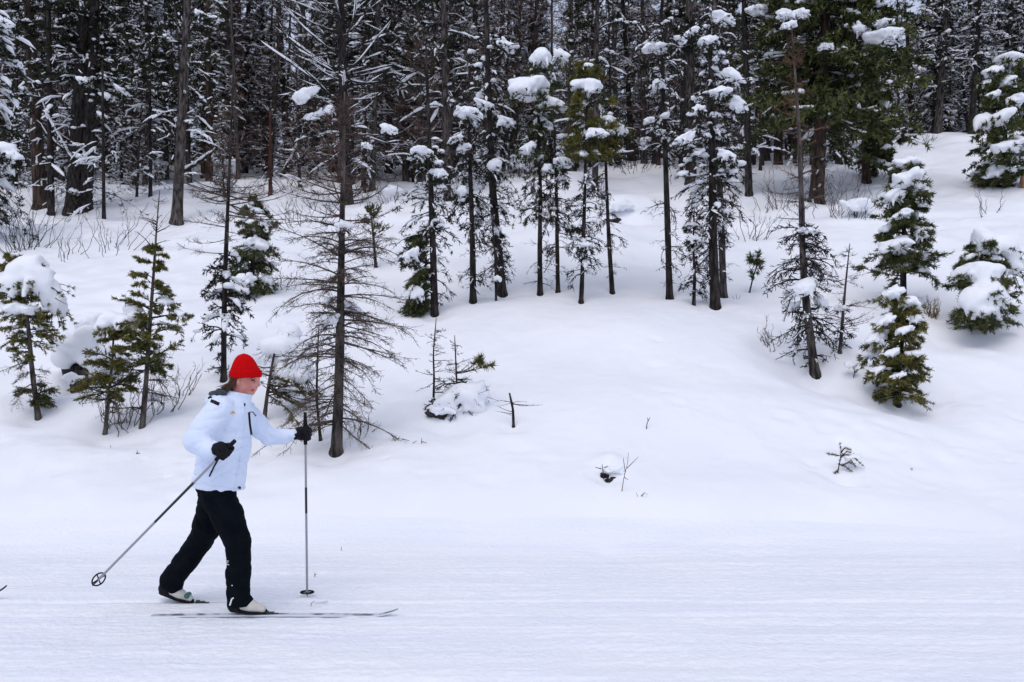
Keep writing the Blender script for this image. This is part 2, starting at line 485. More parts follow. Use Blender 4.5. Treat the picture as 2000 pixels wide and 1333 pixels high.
# wells, hollows and heaps of the deep snow: picture column, row, height change, radius
_b = []
for px, py, a, r in [
    (150, 745, -0.20, 0.35), (130, 660, 0.30, 0.55), (240, 820, -0.08, 0.5), (205, 850, -0.07, 0.18), (278, 832, -0.07, 0.2), (72, 815, -0.08, 0.22),
    (60, 900, 0.10, 0.5), (657, 885, -0.08, 0.22), (440, 745, -0.07, 0.25), (540, 820, -0.06, 0.3), (880, 830, -0.12, 0.28), (900, 770, 0.10, 0.3),
    (848, 612, -0.07, 0.22), (923, 588, -0.07, 0.22), (978, 574, -0.08, 0.26), (1054, 575, -0.05, 0.2), (1135, 590, -0.06, 0.2), (1195, 572, -0.06, 0.2),
    (1307, 583, -0.07, 0.22), (1397, 598, -0.08, 0.25), (1590, 735, -0.20, 0.35), (1545, 700, -0.10, 0.5), (1505, 668, -0.12, 0.28), (1760, 790, -0.16, 0.42),
    (1850, 770, -0.10, 0.3), (1815, 640, -0.22, 0.5), (1925, 655, -0.16, 0.5), (1660, 690, 0.10, 0.35), (1185, 930, -0.10, 0.12), (1192, 905, 0.09, 0.16), (1650, 925, -0.08, 0.17), (1640, 895, 0.05, 0.16),
    (1000, 832, -0.05, 0.14), (1185, 1078, -0.03, 0.12), (300, 910, -0.03, 0.2), (290, 940, -0.02, 0.16), (1215, 430, -0.25, 0.5), (1230, 405, 0.35, 0.8),
    (345, 435, -0.1, 0.5), (150, 415, -0.1, 0.7), (80, 405, -0.1, 0.5), (1597, 395, -0.1, 0.5), (1640, 350, 0.3, 1.2), (900, 330, 0.3, 1.5), (1110, 350, 0.25, 1.2),
    (420, 330, 0.35, 1.5), (300, 318, 0.35, 1.2), (980, 900, 0.04, 0.5), (1780, 905, -0.02, 0.1), (1735, 880, -0.02, 0.1), (1870, 860, -0.02, 0.1), (1610, 840, -0.02, 0.12)]:
    g = ground(px, py); _b.append((g[0], g[1], a * (1.5 if -0.09 < a < -0.045 else 1.0), r * (1.15 if -0.09 < a < -0.045 else 1.0)))
_rp = np.random.default_rng(21)
for x0, x1, y0, y1, cnt in ((1520, 1990, 780, 960, 26), (190, 420, 860, 980, 14), (700, 1100, 850, 960, 8), (1200, 1500, 620, 800, 6)):   # dents left by falling clumps and paws
    for _ in range(cnt):
        g = ground(_rp.uniform(x0, x1), _rp.uniform(y0, y1)); r_ = _rp.uniform(0.05, 0.11)
        _b.append((g[0], g[1], -_rp.uniform(0.010, 0.028), r_)); _b.append((g[0] + r_ * 0.6, g[1] + r_ * 1.2, 0.008, r_))
BUMPS = _b

def trail_relief(x, y):
    """combed, lumpy, ski-worn surface of the groomed trail"""
    e = 7.55 + 0.25 * vnoise(x * 0.5, x * 0 + 7.7) + 0.02 * x
    w = np.clip((e - y) / 0.5, 0, 1)
    brk = 0.5 + 0.5 * vnoise(x * 1.1, y * 2.3 + 11)
    h = w * (0.0040 * vnoise(x * 0.5, y * 8) + 0.0032 * brk * vnoise(x * 1.3 + 5, y * 17) + 0.0020 * vnoise(x * 2.6, y * 36)
             + 0.0026 * vnoise(x * 0.12, y * 27 + 3) + 0.0016 * vnoise(x * 0.2, y * 52) + 0.011 * vnoise(x * 1.3 + 3, y * 2.2) + 0.0050 * brk * vnoise(x * 6, y * 9) + 0.0042 * brk * vnoise(x * 14, y * 18) + 0.0034 * vnoise(x * 32, y * 38))
    for yc, d in ((5.42, 0.008), (5.735, 0.010), (6.55, 0.006), (6.80, 0.006), (4.75, 0.004)):
        yw = yc + 0.03 * vnoise(x * 0.3, x * 0 + yc * 5)
        h = h - w * d * np.exp(-((y - yw) / 0.032) ** 2) + w * d * 0.4 * np.exp(-((y - yw - 0.06) / 0.03) ** 2)
    return h

def axis(segs):
    out = [segs[0][0]]
    for a, b, s in segs:
        n = max(1, int(round((b - a) / s)))
        out.extend(list(a + (b - a) * (np.arange(1, n + 1) / n)))
    return np.array(out)

XS = axis([(-90, -30, 4), (-30, -14, 0.5), (-14, -6.5, 0.12), (-6.5, 6.5, 0.055), (6.5, 14, 0.12), (14, 30, 0.5), (30, 90, 4)])
YT = axis([(-40, -5, 3), (-5, 3.5, 0.3), (3.5, 7.75, 0.0175)])
YS = axis([(7.75, 10, 0.045), (10, 17, 0.07), (17, 34, 0.18), (34, 44, 0.4), (44, 160, 6)])
def sheet(name, xs, ys, mat, label):
    X, Y = np.meshgrid(xs, ys)
    Hf = lambda a, b: terrain(a, b) + trail_relief(a, b)
    Z = Hf(X, Y)
    e = 0.012
    nx = (Hf(X + e, Y) - Hf(X - e, Y)) / (2 * e); ny = (Hf(X, Y + e) - Hf(X, Y - e)) / (2 * e)
    n = nrm(np.stack([-nx, -ny, np.ones_like(nx)], -1)).reshape(-1, 3)
    idx = np.arange(X.size).reshape(X.shape)
    q = np.stack([idx[:-1, :-1], idx[:-1, 1:], idx[1:, 1:], idx[1:, :-1]], -1).reshape(-1, 4)
    mb = MB(); mb.add(np.stack([X, Y, Z], -1).reshape(-1, 3), q)
    o = mb.build(name, mat)
    o.data.normals_split_custom_set_from_vertices(n.astype(np.float32))
    o['kind'] = 'structure'; o['label'] = label
    return o
sheet('ski_trail', XS, YT, 'trail', 'flat groomed ski trail of packed, streaked snow')
sheet('snow_slope', XS, YS, 'snow', 'deep untouched snow bank rising to the forest')

# ---------------------------------------------------------------- tree growing
class Trunk:
    def __init__(s, pts, r0, r1, K=16, wob=0.0, rng=None):
        pts = np.asarray(pts, float)
        L = np.concatenate([[0], np.cumsum(np.linalg.norm(np.diff(pts, axis=0), axis=1))]); L /= L[-1]
        t = np.linspace(0, 1, K)
        s.p = np.stack([np.interp(t, L, pts[:, i]) for i in range(3)], 1)
        if K > 5:
            for _ in range(2):
                s.p[1:-1] = 0.25 * s.p[:-2] + 0.5 * s.p[1:-1] + 0.25 * s.p[2:]
        if wob and rng is not None:
            w = rng.normal(size=(K, 3)) * wob; w[:, 2] = 0; w[0] = 0
            s.p = s.p + w
        s.t = t
        s.r = r1 + (r0 - r1) * (1 - t) ** 0.85
        s.h = np.linalg.norm(pts[-1] - pts[0])
    def at(s, t):
        return np.stack([np.interp(t, s.t, s.p[:, i]) for i in range(3)], -1)
    def rad(s, t): return np.interp(t, s.t, s.r)
    def draw(s, mb, sides=8, rng=None):
        p = s.p.copy(); r = s.r.copy()
        d = nrm(p[1] - p[0])
        p = np.concatenate([[p[0] - d * 0.25], [p[0]], [p[0] + (p[1] - p[0]) * 0.25], p[1:]])
        r = np.concatenate([[r[0] * 1.45], [r[0] * 1.3], [r[0] * 1.08], r[1:]])
        if rng is not None: r = r * rng.uniform(0.93, 1.07, len(r))
        tubes(mb, p[None], r[None], sides)

def grow(tr, rng, br, nd, sn, n, t0, t1, L0, L1, e0, e1, r=0.01, K=6, tw=8, twl=0.2, tang=50, flat=0.35, tK=3, twr=0.003, sub=0, subl=0.05,
         nl=0.03, nw=0.006, nn=0, nb=0, pad=0.0, padw=0.04, padh=0.6, blob=0.0, bs=0.06, az=None, up=0.0, sides=4, jit=0.12, lexp=1.0, whorl=0, bfrom=0.15, bsub=1, tpad=0.0, tpw=0.02):
    """one layer of branches on a trunk: branches, twigs, needles, snow - all as arrays"""
    if n == 0: return
    if whorl:
        k = rng.integers(0, whorl, n); t = t0 + (t1 - t0) * (k + 0.5) / whorl + rng.normal(size=n) * 0.012
        t = np.clip(t, min(t0, t1), max(t0, t1))
    else: t = rng.uniform(t0, t1, n)
    f = ((t - t0) / (t1 - t0)) ** lexp
    L = (L0 + (L1 - L0) * f) * rng.uniform(0.4, 1.2, n)
    a = rng.uniform(0, 2 * np.pi, n) if az is None else np.radians(rng.uniform(az[0], az[1], n))
    el0 = np.radians(e0 + up * f + rng.normal(size=n) * 14); el1 = np.radians(e1 + up * f + rng.normal(size=n) * 17)
    base = tr.at(t)
    u = np.linspace(0, 1, K)
    el = el0[:, None] + (el1 - el0)[:, None] * u[None]
    aa = a[:, None] + np.cumsum(rng.normal(size=(n, K)) * jit, 1)
    step = np.stack([np.cos(aa) * np.cos(el), np.sin(aa) * np.cos(el), np.sin(el)], -1) * (L / (K - 1))[:, None, None]
    pts = base[:, None] + np.concatenate([np.zeros((n, 1, 3)), np.cumsum(step[:, :-1], 1)], 1)
    rb = np.minimum(r * np.clip(L / max(L0, L1), 0.35, 1), tr.rad(t) * 0.75)
    tubes(br, pts, rb[:, None] * (1 - 0.85 * u)[None], sides)
    def along(P_, s):      # P_ N,K,3 ; s N,T
        kk = P_.shape[1] - 1
        q = np.clip(s * kk, 0, kk - 1e-6); i = q.astype(int); w = (q - i)[..., None]
        rows = np.arange(P_.shape[0])[:, None]
        A, B = P_[rows, i], P_[rows, i + 1]
        return A * (1 - w) + B * w, nrm(B - A)
    ends = pts
    if tw:
        s = np.sort(rng.uniform(bfrom, 1.0, (n, tw)), 1)
        pos, tan = along(pts, s)
        side = nrm(np.cross(tan, np.array([0, 0, 1.0])))
        upv = np.cross(side, tan)
        sg = np.where(rng.random((n, tw)) < 0.5, 1.0, -1.0) * np.radians(tang + rng.normal(size=(n, tw)) * 14)
        ve = rng.normal(size=(n, tw)) * flat + up * 0.0
        d = nrm(tan * np.cos(sg)[..., None] + side * np.sin(sg)[..., None] + upv * ve[..., None])
        tl = twl * (1.1 - 0.65 * s) * rng.uniform(0.45, 1.2, (n, tw)) * np.clip(L / max(L0, L1), 0.4, 1)[:, None]
        uu = np.linspace(0, 1, tK)
        bend = (tan * 0.35 + np.array([0, 0, -0.12 if e1 < 0 else 0.15]))
        tp = pos[:, :, None] + tl[..., None, None] * (uu[None, None, :, None] * d[:, :, None] + (uu ** 2)[None, None, :, None] * bend[:, :, None])
        tp = tp.reshape(-1, tK, 3)
        tubes(br, tp, np.full((len(tp), 1), twr) * (1 - 0.7 * uu)[None], 3)
        ends = tp
        if tpad:
            pk = tp[rng.random(len(tp)) < tpad]
            if len(pk):
                rr = tpw * rng.uniform(0.5, 1.5, (len(pk), 1)) * np.where((uu > 0.05) & (uu < 0.95), 1.0, 0.12 if tK > 2 else 0.8)[None] * rng.uniform(0.7, 1.3, (len(pk), tK))
                tubes(sn, pk + np.array([0, 0, 1.0]) * (rr * 0.6)[..., None], rr * 1.15, 4, flat=0.8)
        if sub:
            s2 = rng.uniform(0.2, 1, (len(tp), sub)); p2, t2 = along(tp, s2)
            d2 = nrm(t2 * 0.6 + rng.normal(size=t2.shape) * 0.6)
            l2 = subl * rng.uniform(0.4, 1.2, s2.shape)
            ribbons(br, p2.reshape(-1, 3), (p2 + d2 * l2[..., None]).reshape(-1, 3), twr * 0.75, rng)
    def needles(P_, cnt, lo):
        if cnt == 0 or len(P_) == 0: return
        s = rng.uniform(lo, 1.0, (len(P_), cnt)); p, tn = along(P_, s)
        d = nrm(tn * 0.75 + nrm(rng.normal(size=p.shape)) * 0.85 + np.array([0, 0, 0.12]))
        w = nrm(np.cross(d, rng.normal(size=p.shape))) * (nw * 0.5)
        l = nl * rng.uniform(0.6, 1.2, s.shape)[..., None]
        V = np.stack([p - w * 1.25, p + w * 1.25, p + d * l], 2).reshape(-1, 3)
        nd.add(V, np.arange(len(V)).reshape(-1, 3))
    needles(ends, nn, 0.05)
    if tw: needles(pts, nb, 0.3)
    if pad > 0:
        pick = np.nonzero(rng.random(n) < pad)[0]
        if len(pick):
            s0 = rng.uniform(0.05, 0.4, len(pick)); s1 = rng.uniform(0.6, 1.0, len(pick))
            KK = 7; w = np.linspace(0, 1, KK)
            ss = s0[:, None] + (s1 - s0)[:, None] * w[None]
            pp, _ = along(pts[pick], ss)
            prof = np.sin(np.pi * np.clip(w, 0.0, 1)) ** 0.45
            rr = padw * rng.uniform(0.5, 1.3, (len(pick), 1)) * prof[None] * (1 + 0.35 * rng.normal(size=(len(pick), KK)).clip(-1, 1)) + 1e-4
            pp = pp + np.array([0, 0, 1.0]) * (rr * padh * 0.75 + 0.3 * rb[pick, None])[..., None]
            tubes(sn, pp, rr, 6, flat=padh)
    if blob > 0:
        cnt = int(n * blob)
        if cnt:
            i = rng.integers(0, n, cnt); s = rng.uniform(0.25, 0.95, (cnt, 1))
            p, _ = along(pts[i], s); p = p[:, 0]
            rr = bs * rng.uniform(0.4, 1.35, cnt) ** 1.2
            p[:, 2] += rr * 0.3
            blobs(sn, p, rr, rng, bsub + 1)

def poke(brs, rng, c, rx, ry, rz, layers, twig, needle, px2m):
    """twig ends that stick out round the lower rim of a snow load"""
    ly = layers[0] if layers else {}
    n = int(10 + 18 * min(1.0, rx / 0.25))
    a = rng.uniform(0, 6.28, n); e = rng.uniform(-1.1, -0.05, n)
    d = np.stack([np.cos(a) * np.cos(e), np.sin(a) * np.cos(e), np.sin(e)], 1)
    R_ = np.array([rx, ry, rz])
    p0 = c + d * R_ * 0.45 - [0, 0, rz * 0.12]
    f = rng.uniform(0.95, 1.4, n)[:, None]
    p2 = c + d * R_ * f - [0, 0, rz * 0.25]; p1 = (p0 + p2) / 2 + [0, 0, rz * 0.08]
    K = 5; u = np.linspace(0, 1, K)[None, :, None]
    pts = (1 - u) ** 2 * p0[:, None] + 2 * u * (1 - u) * p1[:, None] + u ** 2 * p2[:, None]
    br = brs.setdefault(('b', ly.get('twig', twig)), MB())
    tubes(br, pts, np.full((n, 1), 0.0055) * (1.2 - np.linspace(0, 1, K))[None], 4)
    nn = ly.get('nn', 0)
    if nn:
        m = max(14, nn); nd = brs.setdefault(('n', ly.get('needle', needle)), MB())
        i = rng.integers(3, K, (n, m)); p = pts[np.arange(n)[:, None], i] + rng.normal(size=(n, m, 3)) * 0.006
        dd = nrm((p2 - p0)[:, None] / np.linalg.norm(p2 - p0, axis=1)[:, None, None] * 0.8 + nrm(rng.normal(size=p.shape)) * 0.8)
        nl, nw = ly.get('nl', 7) * px2m * 1.2, ly.get('nw', 1.6) * px2m
        w = nrm(np.cross(dd, rng.normal(size=p.shape))) * nw / 2
        V = np.stack([p - w * 1.25, p + w * 1.25, p + dd * nl], 2).reshape(-1, 3)
        nd.add(V, np.arange(len(V)).reshape(-1, 3))
    else:
        s = rng.integers(2, K, (n, 4)); p = pts[np.arange(n)[:, None], s]
        q = p + nrm(rng.normal(size=p.shape) + [0, 0, -0.2]) * (rx * 0.22)
        ribbons(br, p.reshape(-1, 3), q.reshape(-1, 3), 0.003, rng)

def plant(name, label, cat, trunk_px, r0, r1, layers, seed, bark='bark_grey', twig='twig_larch', needle='needle_fir', clumps=(), group=None,
          D=None, sides=9, wob=0.0, trunk_name='trunk', lean_y=0.0, base_drop=True, K=16):
    """a tree of its own: trunk drawn through picture points at the depth where its foot meets the snow"""
    rng = np.random.default_rng(seed)
    if 120 <= seed <= 131:      # sparse thin twigs low on the shelf trunks
        yb = trunk_px[0][1]
        layers = list(layers) + [dict(y=(yb - 30, yb - 190), L=(26, 52), n=16, e0=0, e1=-35, r=0.007, tw=5, twl=14, twr=0.0034, sub=2, subl=7, K=6, jit=0.25, flat=0.7, twig='twig_dark', tpad=0.12, tpw=1.3)]
    g = ground(*trunk_px[0])
    if D is None: D = g[1]
    px2m = D / FPX
    pts = [P(x, y, D) for x, y in trunk_px]
    pts[0] = np.array([pts[0][0], D, float(terrain(pts[0][0], D))]) if base_drop else pts[0]
    for i, p in enumerate(pts): p[1] += lean_y * (p[2] - pts[0][2])
    o = pts[0].copy()
    root = thing(name, label, cat, o, group)
    tr = Trunk(pts, r0, r1, K, wob, rng)
    mb = MB(); tr.draw(mb, sides, rng); mb.build(trunk_name, bark, root, o)
    ytop, ybot = trunk_px[-1][1], trunk_px[0][1]
    br, nd, sn = MB(), MB(), MB()
    brs = {}
    for ly in layers:
        ly = dict(ly)
        y0, y1 = ly.pop('y')
        ly['t0'] = (ybot - y0) / (ybot - ytop); ly['t1'] = (ybot - y1) / (ybot - ytop)
        l0, l1 = ly.pop('L'); ly['L0'] = l0 * px2m; ly['L1'] = l1 * px2m
        for k in ('twl', 'subl', 'nl', 'nw', 'padw', 'bs', 'tpw'):
            if k in ly: ly[k] = ly[k] * px2m
        if D > 14.2: ly.setdefault('bsub', 0)
        if D > 19 and seed == 220: ly['tK'] = 3; ly['sides'] = 4
        elif D > 19: ly.setdefault('sides', 3); ly['tK'] = 2; ly['K'] = min(ly.get('K', 6), 6 if ly.get('K', 6) > 8 else 5)
        elif D > 13.5: ly['sides'] = 3
        tm = ly.pop('twig', twig); nm = ly.pop('needle', needle)
        b = brs.setdefault(('b', tm), MB()); q = brs.setdefault(('n', nm), MB())
        grow(tr, rng, b, q, sn, **ly)
    specs = []
    for c in clumps:
        cx, cy, w, h = c[:4]; dd = c[4] if len(c) > 4 else 0.0
        cc = P(cx, cy, D + dd); ry = w * px2m * 0.42
        tx = tr.at(np.clip((cc[2] - o[2]) / max(tr.p[-1][2] - o[2], 0.1), 0, 1))[0]
        sl = c[5] if len(c) > 5 else -0.42 * np.clip((cc[0] - tx) / (w * px2m * 0.6), -1, 1)
        specs.append((cc, (w * px2m * 0.46, ry * 0.92, h * px2m * 0.43), sl))
        poke(brs, rng, cc, w * px2m * 0.5, ry, h * px2m * 0.5, layers, twig, needle, px2m)
        # the limb that carries the load
        tt = np.clip((cc[2] - o[2]) / max(tr.p[-1][2] - o[2], 0.1) - 0.02, 0.02, 0.97); A_ = tr.at(np.array([tt]))[0]; B_ = cc - np.array([0, 0, h * px2m * 0.28])
        out_ = nrm(B_ - A_) * w * px2m * 0.6; u_ = np.linspace(0, 1, 7)[:, None]
        lp = A_ + (B_ + out_ - A_) * u_ + np.array([0, 0, 1.0]) * np.sin(np.pi * u_) * 0.06 * np.linalg.norm(B_ - A_) + rng.normal(size=(7, 3)) * 0.012
        lp[0] = A_
        tubes(brs.setdefault(('b', layers[0].get('twig', twig) if layers else twig), MB()), lp[None], (min(0.022, float(tr.rad(tt)) * 0.6) * (1 - 0.7 * u_[:, 0]))[None], 4)
    if specs: snow_loads(rng, specs, root, o)
    for (k, m), mbb in brs.items():
        mbb.build('branches' if k == 'b' else 'needles', m, root, o, smooth=(k == 'b'), kind='stuff')
    sn.build('snow_dusting', 'tsnow', root, o, kind='stuff')
    return root

# ---------------------------------------------------------------- the trees one can pick out, front to back
def larch(y, L, n, e0=-5, e1=8, **k):
    d = dict(y=y, L=L, n=n, e0=e0, e1=e1, r=0.010, tw=15, twl=36, tang=42, flat=0.35, twr=0.0028, sub=4, subl=10, tK=3, K=7, jit=0.10)
    d.update(k); return d
def dead(y, L, n, e0=-10, e1=-48, **k):
    d = dict(y=y, L=L, n=int(n * 1.05), e0=e0, e1=e1 - 22, r=0.013, tw=7, twl=22, tang=36, flat=0.7, twr=0.0074, sub=3, subl=9, K=6, twig='twig_dark', needle='needle_dark',
             nn=2, nl=5, nw=1.6, pad=0.42, padw=3.0, jit=0.24, tpad=0.22, tpw=1.8)
    d.update(k); return d
def fir(y, L, n, e0=12, e1=-18, **k):
    d = dict(y=y, L=L, n=int(n * 1.2), e0=e0, e1=e1, r=0.010, tw=15, twl=29, tang=46, flat=0.42, twr=0.003, nn=26, nl=6.6, nw=1.4, nb=26, tK=3, jit=0.18, pad=0.35, padw=6, K=7, twig='twig_dark')
    d.update(k); return d

# --- left group
plant('fir_tree', 'young green fir at the left edge bowed under a big snow load, bare stem below', 'tree',
      [(75, 818), (62, 720), (56, 640), (44, 560), (28, 492)], 0.034, 0.010,
      [fir((660, 500), (95, 22), 34, needle='needle_green', pad=0.55, padw=9), fir((690, 640), (80, 70), 9, 0, -35, needle='needle_green'),
       fir((790, 740), (42, 26), 9, 0, -25, needle='needle_fir', pad=0.1), larch((760, 690), (90, 50), 7, -5, -30)], 101, 'bark_grey',
      clumps=[(78, 545, 104, 86, -0.05, -0.3), (28, 548, 80, 66, -0.1, 0.2), (106, 592, 66, 72, 0.05, -0.6), (45, 604, 80, 40, -0.15, 0.0), (66, 508, 48, 40, 0, 0.0)])
plant('fir_sapling', 'short leaning green sapling with a snow cap, between the boulder and the slim fir', 'tree',
      [(205, 850), (212, 780), (220, 700), (222, 648)], 0.024, 0.008,
      [fir((780, 655), (62, 34), 26, 12, -12, needle='needle_green', pad=0.25), fir((790, 770), (40, 40), 4, 5, -10, needle='needle_green'), larch((835, 740), (50, 60), 8, 8, 0, sub=3)], 102, 'bark_grey',
      clumps=[(238, 628, 76, 52), (262, 612, 54, 44, 0.1), (206, 640, 40, 26)])
plant('fir_tree', 'slim upright olive green fir with thin bare leader, left of the skier', 'tree',
      [(278, 835), (286, 740), (292, 640), (300, 540), (306, 440), (312, 372)], 0.032, 0.004,
      [fir((715, 480), (92, 24), 44, 22, -14, needle='needle_green', pad=0.22, padw=5), larch((500, 385), (60, 20), 22, 28, 18, tw=5, twl=14, sub=0),
       larch((800, 690), (80, 60), 12, 5, -8, sub=3), fir((735, 690), (66, 50), 8, 5, -22, needle='needle_fir')], 103, 'bark_grey',
      clumps=[(325, 590, 40, 26), (352, 612, 36, 22)])
plant('spruce_tree', 'dark thin spruce with bare upper twigs standing just behind the red hat', 'tree',
      [(437, 745), (437, 640), (440, 520), (446, 380), (452, 240), (456, 120)], 0.040, 0.006,
      [dead((665, 500), (78, 46), 40, 8, -30, needle='needle_dark', nn=16, pad=0.35, padw=7, blob=0.3, bs=11), larch((500, 370), (118, 118), 26, -6, 28, tw=10, twl=28),
       larch((400, 140), (125, 18), 50, 2, 40, tw=9, twl=24, sub=3, twig='twig_veil', twr=0.0034), dead((740, 660), (52, 30), 7, 5, 0, pad=0.1, nn=0)], 104, 'bark_dark',
      clumps=[(470, 566, 44, 26), (424, 570, 30, 20)])
plant('fir_tree', 'bushy green fir plastered with snow, behind the dark spruce over the skier', 'tree',
      [(492, 572), (494, 500), (498, 430), (500, 378)], 0.045, 0.008,
      [fir((566, 385), (48, 20), 60, 8, -28, needle='needle_fir', pad=0.6, padw=9, blob=0.5, bs=9)], 105, 'bark_dark',
      clumps=[(500, 478, 60, 40, -0.3), (474, 548, 58, 44, -0.4), (516, 430, 40, 28, -0.3), (520, 548, 30, 40, -0.1)])
plant('snag', 'short leaning broken stem holding a tall heap of snow, right of the skier', 'tree',
      [(516, 822), (522, 770), (530, 720), (536, 690)], 0.026, 0.012,
      [larch((760, 700), (50, 40), 12, 0, 20, sub=3, tw=6), fir((775, 735), (120, 90), 6, -8, -22, az=(-40, 15), needle='needle_green', tw=14, twl=16),
       larch((800, 730), (130, 90), 9, -10, -12, az=(-50, 30), sub=2)], 106, 'bark_grey',
      clumps=[(568, 690, 80, 118, 0.15), (540, 676, 66, 56, 0.1), (592, 722, 56, 84, 0.2), (562, 645, 44, 40, 0.2), (562, 735, 70, 70, 0.12, 0.0)])
plant('larch_sapling', 'thin bare larch pole leaning close beside the tall larch', 'tree',
      [(626, 862), (618, 780), (620, 700), (624, 610)], 0.018, 0.004,
      [larch((840, 620), (46, 22), 34, 10, 10, tw=5, twl=14, sub=2, subl=5, r=0.006)], 107, 'bark_dark')
plant('larch_tree', 'tall bare larch with long spreading knobbly twigs right of the skier', 'tree',
      [(657, 886), (662, 760), (665, 620), (667, 480), (670, 340), (673, 180)], 0.062, 0.008,
      [larch((840, 690), (150, 140), 38, -12, -42, tw=18, twl=34), larch((700, 560), (150, 128), 44, 2, -34, tw=19, twl=36), larch((570, 440), (134, 124), 44, 12, -18, tw=18, twl=36),
       larch((440, 330), (120, 110), 34, 0, 26, tw=10, twl=28, twig='twig_veil', twr=0.0034), larch((330, 190), (118, 18), 50, 4, 42, tw=8, twl=22, sub=3, twig='twig_veil', twr=0.0034)], 108, 'bark_grey', sides=12,
      clumps=[(644, 624, 46, 44, -0.1), (690, 604, 40, 40, 0.05), (672, 442, 38, 40, -0.12), (640, 590, 26, 26, -0.05)])
plant('pine_sapling', 'little grey green pine sapling growing in the snow behind the tall larch', 'tree',
      [(734, 522), (730, 470), (722, 400)], 0.035, 0.006,
      [larch((505, 410), (52, 20), 26, 22, 20, tw=6, twl=14, sub=2), fir((470, 405), (24, 16), 12, 35, 25, tw=5, nn=16, pad=0.05)], 109, 'bark_dark')
plant('larch_sapling', 'small bare zigzag sapling in a snow hollow right of the tall larch', 'tree',
      [(846, 800), (848, 740), (846, 690), (852, 622)], 0.016, 0.004,
      [larch((790, 640), (60, 18), 36, 5, 4, tw=7, twl=11, sub=2, subl=5, r=0.007), dead((820, 770), (44, 30), 12, -10, -45, pad=0.1, tw=6, twl=12, nn=0)], 110, 'bark_dark')
plant('pine_sapling', 'half buried sapling with a green needle tufted branch poking from a snow heap', 'tree',
      [(900, 800), (892, 750), (890, 700), (888, 655)], 0.016, 0.004,
      [larch((770, 665), (44, 16), 18, 5, 15, tw=6, twl=10, sub=2, subl=5, r=0.007), fir((735, 715), (96, 90), 3, 2, 30, az=(-20, 10), needle='needle_green', tw=6, twl=10, nn=26, nl=14, pad=0, bfrom=0.6),
       dead((800, 740), (60, 50), 24, -5, -40, pad=0, tw=7, twl=14, nn=0, tpad=0), larch((790, 700), (60, 40), 16, 10, 20, tw=6, twl=14, sub=2, r=0.006)], 111, 'bark_dark',
      clumps=[(908, 768, 96, 78, -0.02), (866, 786, 56, 44, -0.08), (926, 798, 50, 60, 0.0), (890, 800, 70, 50, 0.1)])
plant('broken_stump', 'small broken stem with two long side twigs alone on the snow bank', 'stump',
      [(1003, 834), (1002, 800), (995, 768)], 0.017, 0.010,
      [larch((790, 786), (62, 60), 3, 4, 8, az=(-12, 6), tw=4, twl=8, sub=0, r=0.006), larch((792, 786), (62, 60), 2, 0, -8, az=(174, 190), tw=4, twl=8, sub=0, r=0.006), larch((820, 800), (36, 30), 3, 8, 18, az=(160, 200), tw=3, twl=8, sub=0, r=0.005)], 112, 'bark_dark')

# --- row of dark trunks along the shelf
plant('spruce_tree', 'dark spruce with drooping twigs and green lower skirt, leftmost trunk of the shelf row', 'tree',
      [(849, 616), (846, 500), (842, 380), (838, 260), (832, 90)], 0.062, 0.015,
      [dead((470, 270), (86, 56), 60, -8, -42, nn=10, blob=0.35, bs=9), larch((300, 60), (120, 40), 50, 4, 34, tw=8, twl=26, sub=3, twig='twig_veil'),
       fir((605, 440), (82, 60), 26, -10, -50, az=(140, 220), needle='needle_fir', nl=10, pad=0.3, padw=8), dead((600, 480), (50, 40), 14, -8, -40)], 120, 'bark_dark',
      clumps=[(824, 300, 56, 32, -0.4), (802, 500, 40, 36, -0.3), (815, 575, 36, 46, -0.2), (860, 340, 36, 30, -0.3)])
plant('spruce_tree', 'dark spruce trunk wearing a round snow cap, second of the shelf row', 'tree',
      [(924, 591), (923, 480), (920, 380), (914, 220)], 0.060, 0.018,
      [dead((450, 235), (66, 40), 58, -10, -55, nn=10, blob=0.3, bs=9), dead((560, 450), (46, 50), 9, -5, -45, nn=3)], 121, 'bark_dark',
      clumps=[(914, 222, 58, 36, -0.2), (892, 270, 34, 22, -0.4), (906, 290, 36, 30, -0.3), (902, 375, 26, 40, -0.3), (945, 205, 40, 26, 0.3)])
plant('spruce_tree', 'forked thick dark spruce with long drooping dead branches, third of the shelf row', 'tree',
      [(981, 577), (972, 480), (962, 380), (955, 200), (948, -60)], 0.085, 0.03,
      [dead((430, 60), (78, 60), 90, -5, -40, nn=9, blob=0.4, bs=10, pad=0.4), dead((545, 430), (46, 60), 10, -20, -60, nn=2, pad=0.05), larch((200, -40), (100, 80), 30, 10, 15, tw=7, twl=22, sub=2)], 122, 'bark_dark', sides=11,
      clumps=[(965, 325, 34, 46, -0.4), (990, 240, 44, 32, -0.3), (968, 452, 26, 30, -0.3), (990, 90, 46, 24, -0.3)])
plant('spruce_sapling', 'slim dead stem clinging to the forked dark spruce trunk', 'tree',
      [(969, 588), (968, 540), (966, 480), (960, 420)], 0.022, 0.008, [dead((540, 430), (30, 24), 10, -5, -40, nn=0, pad=0.2)], 123, 'bark_dark', clumps=[(972, 545, 22, 22, -0.1)])
plant('spruce_tree', 'dark stem carrying the largest white snow dome, fourth of the shelf row', 'tree',
      [(1055, 577), (1054, 480), (1056, 380), (1052, 260), (1050, 110)], 0.048, 0.014,
      [dead((420, 250), (62, 44), 46, -8, -48, nn=16, needle='needle_fir', blob=0.3, bs=9), larch((560, 420), (52, 40), 10, -5, -25, tw=5, twl=12, sub=2), fir((260, 120), (70, 30), 26, 10, -20, pad=0.7, padw=10)], 124, 'bark_dark',
      clumps=[(1036, 172, 96, 62, -0.3), (1058, 112, 48, 60, -0.2), (1096, 110, 40, 44, 0.2), (1030, 290, 44, 34, -0.3), (1085, 205, 50, 36, -0.3)])
